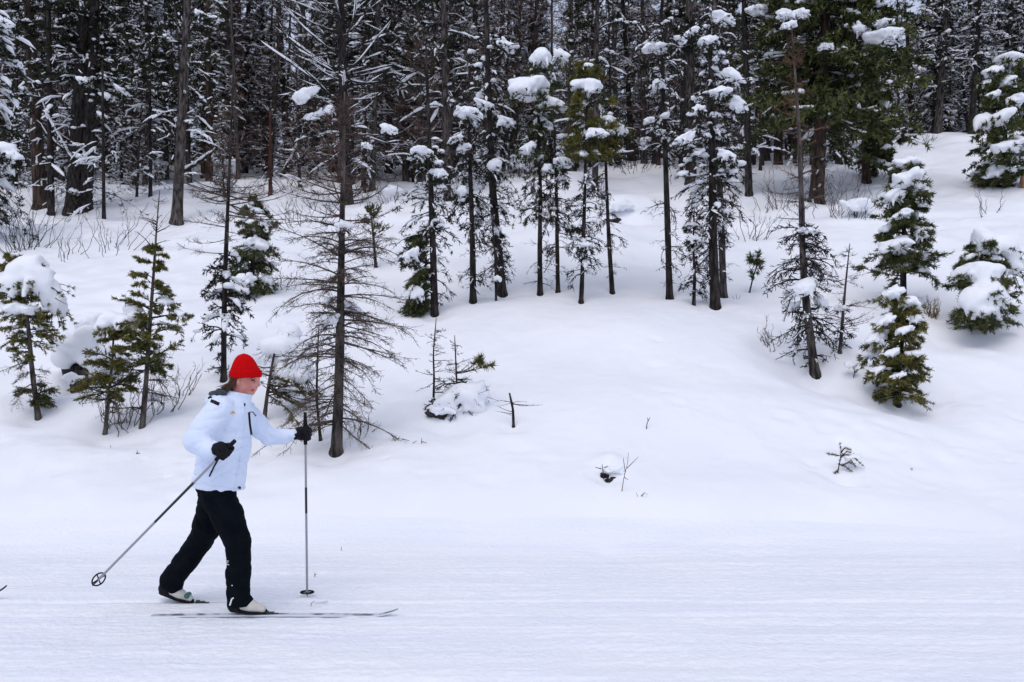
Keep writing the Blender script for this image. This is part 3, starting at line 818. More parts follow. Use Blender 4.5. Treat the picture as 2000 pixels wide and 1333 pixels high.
plant('spruce_tree', 'narrow dark stem with drooping tufts, fifth of the shelf row', 'tree',
      [(1090, 572), (1088, 470), (1087, 380), (1083, 250)], 0.042, 0.014,
      [dead((430, 265), (56, 36), 44, -8, -50, nn=9, blob=0.35, bs=8), dead((520, 420), (46, 50), 9, 0, -30, nn=2)], 125, 'bark_dark', clumps=[(1100, 318, 44, 30, -0.3), (1068, 330, 30, 30, -0.2)])
plant('spruce_tree', 'crooked thin stem with ragged snowy side twigs, sixth of the shelf row', 'tree',
      [(1135, 593), (1138, 520), (1141, 420), (1144, 300), (1148, 120)], 0.040, 0.012,
      [dead((540, 330), (54, 46), 42, 5, -38, nn=5, pad=0.45, padw=5), fir((320, 130), (64, 30), 30, 15, -20, needle='needle_green', pad=0.6, padw=9, nl=10)], 126, 'bark_dark',
      clumps=[(1150, 130, 26, 22, -0.2), (1155, 170, 54, 48, -0.3), (1128, 165, 30, 30, -0.2), (1165, 260, 44, 30, -0.3), (1122, 440, 26, 24, -0.2), (1146, 480, 34, 26, -0.2)])
plant('spruce_tree', 'straight thin dark stem with few twigs and snowy crown, seventh of the shelf row', 'tree',
      [(1196, 573), (1190, 480), (1186, 400), (1180, 220)], 0.046, 0.013,
      [dead((330, 225), (50, 34), 30, 5, -35, nn=7, blob=0.5, bs=8), dead((470, 340), (38, 44), 12, -10, -50, nn=2, pad=0.1), fir((300, 225), (52, 40), 14, 10, -10, needle='needle_green', pad=0.6, nl=10)], 127, 'bark_dark',
      clumps=[(1212, 255, 32, 44, -0.2), (1176, 262, 50, 30, -0.3), (1190, 235, 34, 26, -0.2)])
plant('spruce_tree', 'tall straight mottled trunk almost without low branches, alone right of the shelf gap', 'tree',
      [(1308, 585), (1305, 480), (1302, 380), (1296, 200), (1290, 20)], 0.062, 0.02,
      [dead((520, 400), (60, 50), 10, -10, -40, nn=0, pad=0.05, twig='twig_larch', tw=5), dead((300, 40), (76, 46), 74, 8, -30, nn=6, blob=0.5, bs=10, pad=0.5)], 128, 'bark_dark', sides=10,
      clumps=[(1268, 235, 30, 22, -0.2), (1272, 95, 50, 20, -0.2), (1286, 165, 30, 44, -0.2), (1260, 275, 26, 30, 0.2)])
plant('spruce_sapling', 'knee high ragged sapling under the double trunk of the shelf', 'tree',
      [(1355, 597), (1357, 540), (1354, 480), (1356, 400)], 0.030, 0.008,
      [dead((580, 410), (46, 22), 36, 0, -40, nn=3, pad=0.35, tw=7, twl=12)], 129, 'bark_dark', clumps=[(1362, 470, 42, 20, -0.1), (1348, 440, 24, 22)])
plant('spruce_tree', 'bushy dark spruce thick with dead twigs and snow pads, front trunk of the pair', 'tree',
      [(1397, 602), (1393, 500), (1392, 400), (1390, 250), (1386, 40)], 0.085, 0.02,
      [dead((420, 60), (86, 40), 120, 5, -32, nn=8, blob=0.5, bs=10, pad=0.5, padw=6), dead((500, 370), (64, 70), 22, -15, -55, nn=4)], 130, 'bark_dark', sides=11,
      clumps=[(1352, 62, 34, 22, -0.2), (1412, 36, 52, 32, -0.2), (1380, 80, 44, 28, -0.2), (1336, 272, 46, 34, -0.4), (1432, 150, 50, 44, -0.3), (1420, 305, 44, 34, -0.4), (1440, 205, 44, 50, -0.2), (1362, 215, 40, 26, -0.4), (1405, 180, 44, 30, -0.4)])
plant('pine_tree', 'bare brown trunk standing directly behind the bushy dark spruce on the shelf', 'tree',
      [(1413, 582), (1410, 480), (1406, 380), (1398, 180), (1396, 0)], 0.065, 0.03,
      [dead((540, 380), (60, 60), 16, -5, -30, nn=0, pad=0.1, twig='twig_larch'), dead((350, 10), (90, 60), 34, 0, -25, nn=4, pad=0.5)], 131, 'bark_grey', sides=10)
plant('pine_seedling', 'tiny curved green pine seedling right of the shelf pair', 'tree',
      [(1464, 572), (1470, 545), (1478, 520), (1486, 488)], 0.016, 0.006,
      [fir((552, 492), (26, 12), 9, 25, 15, needle='needle_fir', nl=11, nn=10, nb=10, tw=3, twl=12, pad=0.1)], 132, 'bark_grey', clumps=[(1476, 505, 20, 14)])

# --- right group
plant('larch_tree', 'leaning larch with reddish thin leader and dark lower whorls above a snow hollow', 'tree',
      [(1592, 733), (1580, 640), (1568, 540), (1566, 400), (1560, 240), (1546, 50)], 0.062, 0.005,
      [dead((660, 600), (70, 70), 20, -10, -40, nn=0, pad=0.1, twig='twig_dark', tw=10), dead((560, 440), (92, 56), 52, 5, -28, nn=0, pad=0.25, tw=12, twl=22), dead((710, 670), (60, 50), 6, 0, -10, nn=0, pad=0),
       larch((430, 290), (66, 50), 34, 6, 6, tw=7, twl=16, sub=3), larch((290, 70), (76, 14), 48, 12, 44, tw=7, twl=18, sub=2, twig='twig_red', twr=0.0036)], 140, 'bark_grey', sides=11,
      clumps=[(1569, 560, 62, 58, -0.15), (1604, 592, 42, 40, 0.1), (1548, 600, 36, 36, 0.1), (1580, 452, 44, 22, -0.1)])
plant('larch_sapling', 'slender bare larch sapling with fine upswept twigs right of the leaning larch', 'tree',
      [(1640, 690), (1646, 620), (1652, 550), (1660, 476)], 0.026, 0.005,
      [larch((660, 490), (76, 20), 34, 4, 16, tw=7, twl=18, sub=2, r=0.007), dead((680, 620), (50, 40), 9, -10, -35, nn=0, pad=0)], 141, 'bark_grey', clumps=[(1642, 602, 34, 20)])
plant('fir_tree', 'full green young fir crowned with thick snow at the right', 'tree',
      [(1764, 590), (1764, 480), (1768, 400), (1770, 312)], 0.055, 0.010,
      [fir((548, 330), (84, 26), 76, 8, -24, needle='needle_fir', nn=24, nl=8.5, tw=15, pad=0.5, padw=9, blob=0.35, bs=10)], 142, 'bark_dark',
      clumps=[(1772, 318, 52, 36, -0.1), (1776, 350, 74, 50, -0.35), (1742, 382, 56, 52, -0.3), (1752, 478, 80, 44, -0.45), (1798, 370, 40, 40, -0.2), (1728, 448, 30, 30, -0.2), (1800, 460, 34, 34, -0.4), (1760, 420, 40, 26, -0.5)])
plant('fir_sapling', 'bent olive green young fir slumping in the snow hollow, front of the right group', 'tree',
      [(1752, 792), (1752, 730), (1764, 660), (1762, 600), (1742, 566)], 0.042, 0.010,
      [fir((780, 610), (72, 34), 66, -2, -38, needle='needle_green', nn=24, nl=8, tw=14, pad=0.28, padw=6), fir((640, 572), (40, 22), 14, 5, -25, needle='needle_green', pad=0.6, padw=9)], 143, 'bark_dark',
      clumps=[(1742, 574, 60, 38, -0.1), (1776, 592, 48, 40, -0.15), (1712, 660, 52, 42, -0.1), (1742, 690, 36, 26, -0.35), (1790, 625, 30, 34, -0.2), (1700, 690, 34, 40, 0.1), (1728, 628, 44, 34, -0.2), (1768, 645, 40, 26, -0.32), (1714, 724, 34, 22, -0.3), (1782, 692, 36, 22, -0.35), (1752, 735, 34, 20, -0.42)])
plant('fir_tree', 'squat fir nearly buried by a huge snow load near the right edge', 'tree',
      [(1918, 642), (1918, 580), (1916, 520), (1918, 462)], 0.055, 0.012,
      [fir((635, 470), (66, 40), 66, 5, -34, needle='needle_fir', nn=22, nl=8.5, pad=0.4, padw=10)], 144, 'bark_dark',
      clumps=[(1945, 480, 100, 84, 0.05, -0.3), (1972, 512, 76, 90, 0.2, -0.5), (1920, 535, 74, 60, -0.35), (1904, 588, 64, 74, -0.55, 0.3), (1946, 582, 62, 78, -0.5, -0.4), (1925, 565, 70, 54, -0.5), (1886, 530, 50, 40, -0.2), (1928, 606, 60, 50, -0.6)])
plant('fir_tree', 'tall snow loaded fir at the far right edge on the upper slope', 'tree',
      [(1962, 362), (1962, 260), (1960, 180), (1968, 96)], 0.10, 0.02,
      [fir((345, 110), (80, 22), 110, 8, -30, needle='needle_fir', nn=20, nl=7, nw=2, tw=13, twl=18, pad=0.6, padw=8, blob=0.6, bs=9)], 145, 'bark_dark',
      clumps=[(1964, 118, 56, 42, -0.3), (1940, 140, 44, 36, -0.5), (1922, 165, 30, 18, -0.5), (1940, 186, 34, 30, -0.8), (1920, 240, 40, 56, -0.8), (1958, 230, 60, 44, -1.0), (1985, 196, 40, 40, -0.8), (1970, 285, 70, 40, -1.0), (1965, 160, 40, 30, -0.6)])
plant('fir_sapling', 'low fir sapling smothered in snow beneath the far right fir', 'tree',
      [(1948, 366), (1948, 345), (1946, 322)], 0.04, 0.01, [fir((364, 325), (42, 20), 34, 10, -25, needle='needle_fir', nl=6, pad=0.6, padw=7)], 146, 'bark_dark',
      clumps=[(1940, 340, 50, 34, -0.3), (1965, 335, 40, 26, -0.2)])
plant('pine_tree', 'massive green pine overhanging the slope at the upper right', 'tree',
      [(1594, 396), (1600, 300), (1606, 180), (1612, 60), (1618, -160)], 0.20, 0.10,
      [dead((380, 260), (60, 80), 14, -5, -15, nn=0, pad=0.2), fir((250, -140), (185, 160), 150, -6, -20, needle='needle_fir', tw=16, twl=40, nn=16, nl=12.5, nw=3.6, pad=0.30, padw=7, tpad=0.08, tpw=2.5, blob=0.5, bs=9, r=0.035, flat=0.4)], 147, 'bark_brown', sides=14,
      clumps=[(1534, 30, 40, 28, -2.0, 0.0), (1562, 28, 40, 26, -1.9, -0.1), (1540, 50, 34, 20, -2.05, 0.1), (1682, 58, 36, 30, -1.6, -0.6), (1726, 46, 40, 22, -1.8, 0.0), (1730, 68, 60, 16, -1.8, 0.0), (1700, 74, 30, 12, -1.7, -0.2), (1480, 20, 50, 30, -0.5, 0.2), (1612, 92, 34, 12, -2.2, 0.0), (1795, 66, 26, 12, -1.0, -0.2), (1796, 134, 26, 14, -1.0, -0.3)])
plant('pine_tree', 'straight pine trunk with a snow draped fir top beside it, above the snow crowned fir', 'tree',
      [(1692, 356), (1690, 280), (1690, 200), (1692, 90)], 0.13, 0.06,
      [fir((330, 185), (60, 24), 46, 5, -30, needle='needle_fir', nl=8, nw=2.4, pad=0.6, padw=8, blob=0.4, bs=9, az=(-80, 80)), dead((300, 100), (60, 60), 20, -5, -25, pad=0.3)], 148, 'bark_brown', sides=12,
      clumps=[(1712, 178, 36, 30, -0.4), (1730, 205, 30, 34, -0.4), (1736, 228, 32, 26, -0.5), (1680, 245, 28, 20, -0.6), (1745, 262, 40, 26, -0.5)])
plant('leaning_stem', 'dark dead stem tilted against the snow behind the snow crowned fir', 'tree',
      [(1745, 338), (1730, 312), (1716, 288)], 0.055, 0.045, [dead((330, 295), (30, 30), 4, 0, -10, nn=0)], 149, 'bark_dark')

# --- big trunks at the forest edge
def edge_pine(px, py, w, top, seed, label, bark='bark_dark', lo=(0.10, 0.5), twn=40, green=70, **k):
    green = int(green * 0.5)
    tx, ty = top
    D = ground(px, py)[1]; r = w / 2 * D / FPX
    pts = [(px + (tx - px) * f, py + (ty - py) * f) for f in (0, 0.33, 0.66, 1)]
    H = py - ty
    plant('pine_tree', label, 'tree', pts, r, r * 0.5,
          [dead((py - H * 0.08, py - H * 0.55), (90, 100), twn, -2, -20, nn=2, nl=5, pad=0.5, padw=3.5, blob=0.6, bs=5, tw=7, tpad=0.3, tpw=1.5),
           fir((py - H * 0.42, ty + 2), (110, 80), green, 4, -26, needle='needle_dark', tw=13, twl=24, nn=14, nl=9, nw=3.0, pad=0.6, padw=3.2, blob=2.4, bs=5, r=0.03, flat=0.7, jit=0.24, sub=2, subl=12, tpad=0.4, tpw=1.7)], seed, bark, sides=12, **k)
edge_pine(80, 407, 26, (46, -160), 201, 'trunk with rust brown foot, nearest the left edge of the forest', 'bark_brown', twn=30)
edge_pine(146, 415, 34, (175, -170), 202, 'thick black trunk, left stem of the double pine with snow at its foot', 'bark_dark', twn=50, clumps=[(148, 376, 22, 18, -0.5), (165, 160, 36, 18, -1.5), (160, 308, 30, 18, -1.0)])
edge_pine(168, 412, 24, (192, -160), 203, 'right hand stem of the black double pine', 'bark_dark', twn=44, clumps=[(212, 190, 40, 18, -1.2), (240, 178, 36, 14, -1.2), (200, 226, 30, 16, -1.2)])
edge_pine(345, 437, 22, (374, -150), 204, 'tall clean brown trunk leaning slightly right, clear of the forest edge', 'bark_grey', twn=20, green=50, clumps=[(392, 28, 28, 16, -0.6), (424, 38, 34, 16, -0.6)])
edge_pine(262, 360, 14, (287, -140), 205, 'medium trunk between the black double pine and the clean brown trunk', 'bark_grey', twn=24, green=70, clumps=[(315, 78, 44, 36, -1.0), (278, 60, 24, 14, -1.0)])
edge_pine(528, 382, 8, (528, 225), 207, 'slim rust red dead trunk left of the tall bare larch', 'bark_red', twn=10, green=0)
edge_pine(874, 392, 15, (862, -120), 208, 'grey trunk in the gap between first and second shelf trunks', 'bark_grey', twn=26, green=50)
edge_pine(712, 366, 12, (712, -120), 209, 'left of two thin brown trunks behind the larch twigs', 'bark_brown', twn=14, green=40)
edge_pine(727, 373, 12, (742, -120), 210, 'right of two thin brown trunks behind the larch twigs', 'bark_grey', twn=14, green=40)
edge_pine(1350, 360, 22, (1345, -150), 211, 'broad trunk with flared foot behind the bushy dark spruce', 'bark_grey', twn=14, green=40)
edge_pine(1463, 382, 14, (1450, -120), 212, 'dark trunk just right of the bushy dark spruce', 'bark_dark', twn=20, green=40)
edge_pine(1162, 372, 13, (1168, -140), 213, 'grey trunk behind the sixth shelf stem', 'bark_grey', twn=24, green=40)
edge_pine(100, 420, 13, (94, -60), 214, 'thin dark trunk beside the rust brown foot', 'bark_dark', twn=22, green=30)
edge_pine(203, 428, 7, (200, 120), 215, 'slim pole with dead twigs right of the black double pine', 'bark_dark', twn=20, green=0)
edge_pine(294, 384, 7, (292, 40), 216, 'slim pole right of the medium trunk', 'bark_dark', twn=16, green=20)
edge_pine(1500, 300, 12, (1490, -140), 217, 'trunk behind the snow capped stump', 'bark_dark', twn=16, green=50)

# the tree with long arching snow lined limbs, upper middle
plant('pine_tree', 'dark pine with long arching limbs lined with snow, upper middle of the forest', 'tree',
      [(679, 398), (673, 300), (669, 120), (662, -120)], 0.16, 0.08,
      [dict(y=(225, -60), L=(200, 150), n=40, e0=10, e1=40, r=0.034, K=10, tw=8, twl=46, tang=40, flat=0.4, twr=0.011, sub=3, subl=18, pad=0.9, padw=2.0, padh=1.0, twig='twig_dark', jit=0.12, tpad=0.25, tpw=1.0),
       dict(y=(260, -60), L=(130, 100), n=36, e0=0, e1=20, r=0.02, tw=9, twl=34, twr=0.008, sub=3, subl=14, pad=0.9, padw=2.6, twig='twig_dark', tpad=0.35, tpw=1.5),
       dead((330, 230), (80, 90), 16, 0, -10, pad=0.6)], 220, 'bark_dark', sides=11,
      clumps=[(595, 188, 56, 20, -1.0), (644, 214, 24, 36, -0.8), (760, 252, 36, 30, -1.0), (717, 286, 26, 18, -0.8), (615, 225, 40, 14, -0.8)])

# left edge bough heavy with snow
plant('fir_tree', 'dark fir drooping snowy boughs in from the left edge', 'tree',
      [(-40, 470), (-42, 330), (-44, 160), (-46, -40)], 0.13, 0.05,
      [dead((420, 0), (110, 90), 60, -10, -38, nn=10, nl=7, nw=2, pad=0.75, padw=10, az=(-60, 60)), fir((420, 0), (90, 70), 60, -5, -35, needle='needle_dark', pad=0.7, padw=8)], 221, 'bark_dark',
      clumps=[(14, 290, 46, 40, -0.8), (30, 310, 40, 26, -0.8), (10, 45, 40, 30, -0.8)])

# dead trunks and limbs leaning through the forest edge, snow along their upper side
def leaner(label, p0, p1, D, r, seed, sag=6):
    rng = np.random.default_rng(seed); A, B = P(*p0, D), P(*p1, D)
    root = thing('fallen_trunk', label, 'log', A); o = A.copy(); K = 12
    u = np.linspace(0, 1, K); pts = A + (B - A) * u[:, None]; pts[:, 2] -= np.sin(np.pi * u) * sag * D / FPX
    pts += rng.normal(size=pts.shape) * 0.015
    rr = r * (1 - 0.4 * u) * rng.uniform(0.85, 1.15, K)
    mb = MB(); tubes(mb, pts[None], rr[None], 8, cap=True); mb.build('trunk', 'bark_dark', root, o)
    sn = MB(); s = rr * rng.uniform(0.7, 1.6, K) * np.sin(np.pi * (0.06 + 0.88 * u)) ** 0.3
    tubes(sn, (pts + np.array([0, 0, 1.0]) * (rr * 0.8 + s * 0.4)[:, None])[None], s[None], 8, flat=0.9, cap=True); sn.build('snow_cover', 'tsnow', root, o)
    st = MB(); i = rng.integers(2, K, 12); d = nrm(rng.normal(size=(12, 3))) * rng.uniform(0.15, 0.5, (12, 1))
    tubes(st, np.stack([pts[i], pts[i] + d * 0.5 + [0, 0, 0.03], pts[i] + d], 1), np.array([[0.012, 0.009, 0.004]]) * np.ones((12, 1)), 4); st.build('stubs', 'twig_dark', root, o, kind='stuff')
leaner('snowy dead limb slanting down to the black double pine', (140, 312), (74, 182), 25.0, 0.045, 601)
leaner('thin lower dead limb slanting left of the black double pine', (142, 305), (72, 236), 25.2, 0.03, 602)
leaner('fallen snowy trunk slanting right of the clean brown trunk', (352, 338), (432, 280), 29.0, 0.06, 603)
leaner('snow covered trunk lying across behind the sixth and seventh shelf stems', (1098, 306), (1238, 298), 30.5, 0.08, 604, 2)
leaner('snow topped dead trunk leaning across the upper right corner trees', (1818, 112), (1940, 30), 42.0, 0.05, 605)
leaner('steeper leaning snowy stem left of the leaning dead trunk at upper right', (1790, 205), (1840, 95), 41.0, 0.05, 606)
leaner('tilted snowy pole at the forest edge left of the rust red trunk', (548, 345), (600, 240), 30.0, 0.05, 607)

# ---------------------------------------------------------------- shrubs of bare stems
def shrub(label, px, py, w, h, n, seed, twig='twig_larch', group=None, lean=0.0, snow=()):
    rng = np.random.default_rng(seed)
    g = ground(px, py); k = g[1] / FPX
    root = thing('bare_shrub', label, 'shrub', g, group)
    K = 8; u = np.linspace(0, 1, K)
    a = rng.uniform(0, 6.28, n); L = h * k * rng.uniform(0.3, 1.1, n); sp = rng.uniform(0.1, 1, n) * w / 2 * k
    b = g[None] + np.stack([np.cos(a), np.sin(a), 0 * a], 1) * (rng.uniform(0, 0.42, n) * w * k)[:, None]
    b[:, 2] = terrain(b[:, 0], b[:, 1]) - 0.03
    d = np.stack([np.cos(a) * sp + lean * L, np.sin(a) * sp, L], 1)
    pts = b[:, None] + d[:, None] * u[None, :, None] + np.cumsum(rng.normal(size=(n, K, 3)) * (0.05 * L)[:, None, None], 1) * np.array([1, 1, 0.3])
    pts[:, 0] = b
    mb = MB(); tubes(mb, pts, (0.0065 * np.sqrt(k * FPX / 15))* (1 - 0.75 * u)[None] * np.ones((n, 1)), 4)
    T = 6
    s = rng.integers(2, K - 1, (n, T)); rows = np.arange(n)[:, None]
    p = pts[rows, s]; t = nrm(pts[rows, s + 1] - pts[rows, s])
    dd = nrm(t + rng.normal(size=t.shape) * 0.55); l = (L[:, None] * 0.28 * rng.uniform(0.3, 1.1, s.shape))[..., None]
    q = np.stack([p, p + dd * l * 0.5, p + dd * l + np.array([0, 0, 0.12]) * l], 2).reshape(-1, 3, 3)
    ribbons(mb, q[:, 0], q[:, 1], 0.003 * np.sqrt(k * FPX / 12), rng); ribbons(mb, q[:, 1], q[:, 2], 0.002 * np.sqrt(k * FPX / 12), rng)
    mb.build('stems', twig, root, g, kind='stuff')
    for (cx, cy, cw, chh) in snow:
        snow_loads(rng, [(P(cx, cy, g[1]), (cw * k * 0.5, cw * k * 0.4, chh * k * 0.5))], root, g)
    return root
shrub('dense dark bare shrub at the left edge above the snow bowed fir', 45, 490, 130, 130, 36, 301, 'twig_dark')
shrub('wide thin stemmed bare shrub left of the slim fir tip', 215, 488, 130, 100, 15, 302)
shrub('sprawling bare twigs lying low right of the dense left edge shrub', 125, 505, 90, 80, 9, 303)
shrub('fine bare brush at the foot of the slim olive fir', 300, 810, 120, 120, 14, 304, snow=[(295, 775, 30, 26)])
shrub('tangled thin twigs around the stem of the short leaning sapling', 235, 838, 110, 110, 20, 316)
shrub('bare twigs drooping at the foot of the tall larch', 700, 852, 80, 60, 10, 317)
shrub('low bare brush right of the slim olive fir foot', 352, 772, 70, 80, 9, 318)
shrub('brush bowed under snow left of the rust red trunk', 440, 350, 70, 60, 16, 319, 'twig_dark', snow=[(440, 325, 60, 30)])
shrub('brush buried in a snow heap behind the medium trunk', 305, 352, 60, 56, 14, 320, 'twig_dark', snow=[(308, 325, 44, 40)])
shrub('bush under a snow heap behind the forked dark spruce', 1012, 345, 60, 60, 16, 321, 'twig_dark', snow=[(1016, 318, 50, 36)])
shrub('bush under snow between the tall larch and first shelf trunk', 770, 392, 60, 50, 14, 322, snow=[(764, 372, 40, 24)])
shrub('thin upright sprouts on the bank behind the red hat', 545, 560, 60, 60, 8, 323)
shrub('snow heaped bush left of the thicket by the snow crowned fir', 1676, 425, 60, 40, 16, 324, 'twig_dark', snow=[(1676, 400, 62, 44)])
shrub('airy tangle of bare twigs behind the tall larch', 590, 440, 150, 80, 22, 305)
shrub('bare brush right of the shelf pair of trunks', 1470, 470, 70, 110, 13, 306)
shrub('thicket of bare stems left of the snow crowned fir', 1640, 420, 110, 100, 24, 307)
shrub('bare thicket right of the straight pine trunk', 1722, 345, 70, 55, 18, 308, 'twig_dark')
shrub('sparse bare stems alone on the open upper right slope', 1930, 418, 70, 60, 7, 309)
shrub('small grey brush at the lip of the hollow left of the leaning larch', 1508, 676, 40, 52, 14, 310)
shrub('low twigs at the crest of the right clearing', 1808, 280, 50, 30, 12, 311, 'twig_dark')
shrub('bare brush between the leaning larch and the massive pine', 1520, 410, 90, 100, 18, 312)
shrub('faint bare brush above the empty shelf gap', 1240, 330, 110, 50, 30, 313, 'twig_dark')
shrub('tangled bare brush behind the bare thicket stems', 1600, 395, 80, 60, 22, 314)

# ---------------------------------------------------------------- rock, stumps, logs and bits in the snow
def lump(name, label, cat, px, py, w, h, mat, seed, dz=0.0, snow=(), rough=0.25):
    rng = np.random.default_rng(seed); g = ground(px, py); k = g[1] / FPX
    root = thing(name, label, cat, g)
    mb = clump_mesh(rng, g + np.array([0, 0.15 * w * k, dz]), w * k * 0.5, w * k * 0.45, h * k, sub=4, lobes=7, under=0.8, rough=rough)
    mb.build('stone' if mat == 'rock' else 'wood', mat, root, g)
    if snow: snow_loads(rng, [(P(cx, cy, g[1] + dd), (cw * k * 0.5, cw * k * 0.45, chh * k * 0.5)) for (cx, cy, cw, chh, dd) in snow], root, g)
lump('boulder', 'dark boulder under a tall snow cap at the left between two firs', 'rock', 152, 752, 92, 74, 'rock', 401, rough=0.4,
     snow=[(156, 668, 92, 78, -0.05), (196, 696, 90, 90, 0.1), (182, 630, 80, 56, 0.3), (138, 738, 40, 30, -0.34), (122, 700, 30, 50, -0.1)])
lump('boulder', 'dark low stone face peeping from the snow behind the seventh shelf stem', 'rock', 1200, 434, 58, 16, 'rock', 402, snow=[(1206, 404, 64, 30, 0.4)])
lump('tree_stump', 'snow capped torn brown stump at the foot of the forest', 'stump', 1530, 304, 20, 26, 'wood', 403, snow=[(1522, 268, 58, 36, 0.0)])
lump('tree_stump', 'brown stump cut off by the right edge on the upper slope', 'stump', 2003, 365, 28, 44, 'wood', 404, snow=[(2004, 312, 30, 14, 0)])
lump('buried_log', 'dark log end under a snow pillow low on the bank', 'log', 1188, 936, 40, 12, 'bark_dark', 405, snow=[(1196, 918, 46, 24, 0.05)])
lump('boulder', 'small snow mound with a dark foot under the needle tufted sapling', 'rock', 850, 818, 40, 20, 'rock', 406, snow=[(862, 800, 60, 26, 0.05)])

def twig(label, px, py, paths, r, mat, seed, needle=None, cat='twig', name='snow_twig', snow=()):
    """paths: picture offsets from the foot"""
    rng = np.random.default_rng(seed); g = ground(px, py); k = g[1] / FPX
    root = thing(name, label, cat, g)
    mb, nd = MB(), MB()
    for path in paths:
        pts = np.array([g + np.array([dx * k, rng.normal() * 4 * k, -dy * k]) for dx, dy in path])
        if path[0] == (0, 0): pts[0, 2] -= 0.05
        t = np.linspace(0, 1, len(pts)); uu = np.linspace(0, 1, 8)
        pp = np.stack([np.interp(uu, t, pts[:, i]) for i in range(3)], 1)
        tubes(mb, pp[None], (r * (1 - 0.6 * uu))[None], 5)
        if needle:
            c = 110; i = rng.integers(2, 8, c); p = pp[i]; d = nrm(rng.normal(size=(c, 3)) + [0, 0, 0.3]); w = nrm(np.cross(d, rng.normal(size=(c, 3)))) * 0.002
            V = np.stack([p - w, p + w, p + d * 0.03], 1).reshape(-1, 3); nd.add(V, np.arange(len(V)).reshape(-1, 3))
    mb.build('stem', mat, root, g)
    nd.build('needles', needle or 'needle_green', root, g, smooth=False, kind='stuff')
    if snow: snow_loads(rng, [(P(cx, cy, g[1]), (cw * k * 0.5, cw * k * 0.4, chh * k * 0.5)) for (cx, cy, cw, chh) in snow], root, g)
twig('single dark forked twig alone in the middle of the smooth bank', 1261, 838, [[(0, 0), (3, -10), (9, -21)], [(5, -14), (4, -20)]], 0.006, 'twig_dark', 501)
twig('thin reddish branching twig beside the snow pillowed log', 1213, 962, [[(0, 0), (6, -30), (12, -52), (14, -76)], [(8, -38), (4, -60), (4, -66)], [(10, -46), (24, -58), (34, -68)], [(6, -28), (14, -22)]], 0.004, 'twig_red', 502)
twig('cross shaped dark twig sticking from the snow pillowed log', 1180, 936, [[(0, 0), (-3, -14), (-4, -28)], [(-3, -18), (-18, -22)], [(-3, -20), (8, -24)]], 0.006, 'twig_dark', 503)
twig('tiny twigs just showing right of the thin reddish twig', 1250, 972, [[(0, 0), (-8, -8)], [(0, 0), (6, -6), (16, -4)], [(2, 0), (10, -10)]], 0.003, 'twig_larch', 504)
twig('small green seedling arched under snow on the lower right bank', 1636, 928, [[(0, 0), (2, -20), (8, -40), (2, -58)], [(6, -30), (18, -42), (30, -40), (40, -24), (52, -14)], [(4, -34), (-20, -38)], [(2, -8), (-10, 4)], [(8, -14), (22, -22), (30, -18)], [(6, -34), (20, -36), (34, -28)], [(10, -38), (24, -30), (36, -12)], [(2, -18), (14, -14), (26, -4)], [(4, -40), (14, -50), (24, -46)]],
     0.007, 'bark_brown', 505, 'needle_green', 'seedling', 'pine_seedling', snow=[(1668, 892, 40, 12)])
twig('dark shoot lying half buried left of the lone broken stem', 822, 868, [[(0, 0), (2, -12)], [(2, -4), (12, -2)], [(-24, 4), (-8, -6)], [(-36, -10), (-22, -6)]], 0.005, 'twig_dark', 506)
twig('little twig stub at the foot of the slope left of the skier', 264, 890, [[(0, 0), (2, -8)], [(1, -3), (6, -1)]], 0.005, 'twig_dark', 507)
twig('brown speck of bark on the snow above the twig stub', 214, 874, [[(0, 0), (4, -4)]], 0.005, 'twig_dark', 508)
twig('small dead leaf stalk near the front ski pole on the trail', 616, 1128, [[(0, 0), (-3, -8)], [(-1, -3), (2, -6)]], 0.0035, 'twig_red', 509)
twig('curved straw on the trail under the front ski pole', 604, 1184, [[(0, 0), (5, -7), (12, -10)]], 0.003, 'twig_red', 510)
twig('short straw standing in the smooth trail edge right of the ski pole', 668, 1076, [[(0, 0), (-1, -7)]], 0.004, 'twig_red', 511)
twig('tiny twig on the far right bank beyond the arched seedling', 1780, 920, [[(0, 0), (1, -5)], [(0, -2), (3, -4)]], 0.004, 'twig_red', 512)
twig('grass blades under the empty shelf right of the trunk pair', 1440, 585, [[(0, 0), (-2, -10)], [(0, 0), (6, -8)], [(0, 0), (-8, -6)]], 0.006, 'twig_larch', 513)
twig('olive tuft poking out left of the bent young fir', 1665, 738, [[(0, 0), (4, -14), (0, -22)], [(2, -8), (10, -14)]], 0.006, 'bark_brown', 514, 'needle_green', 'seedling', 'pine_seedling', snow=[(1660, 712, 30, 20)])
shrub('dry grass tuft showing in the hollow under the snow crowned fir', 1818, 618, 30, 40, 30, 315, 'grass')

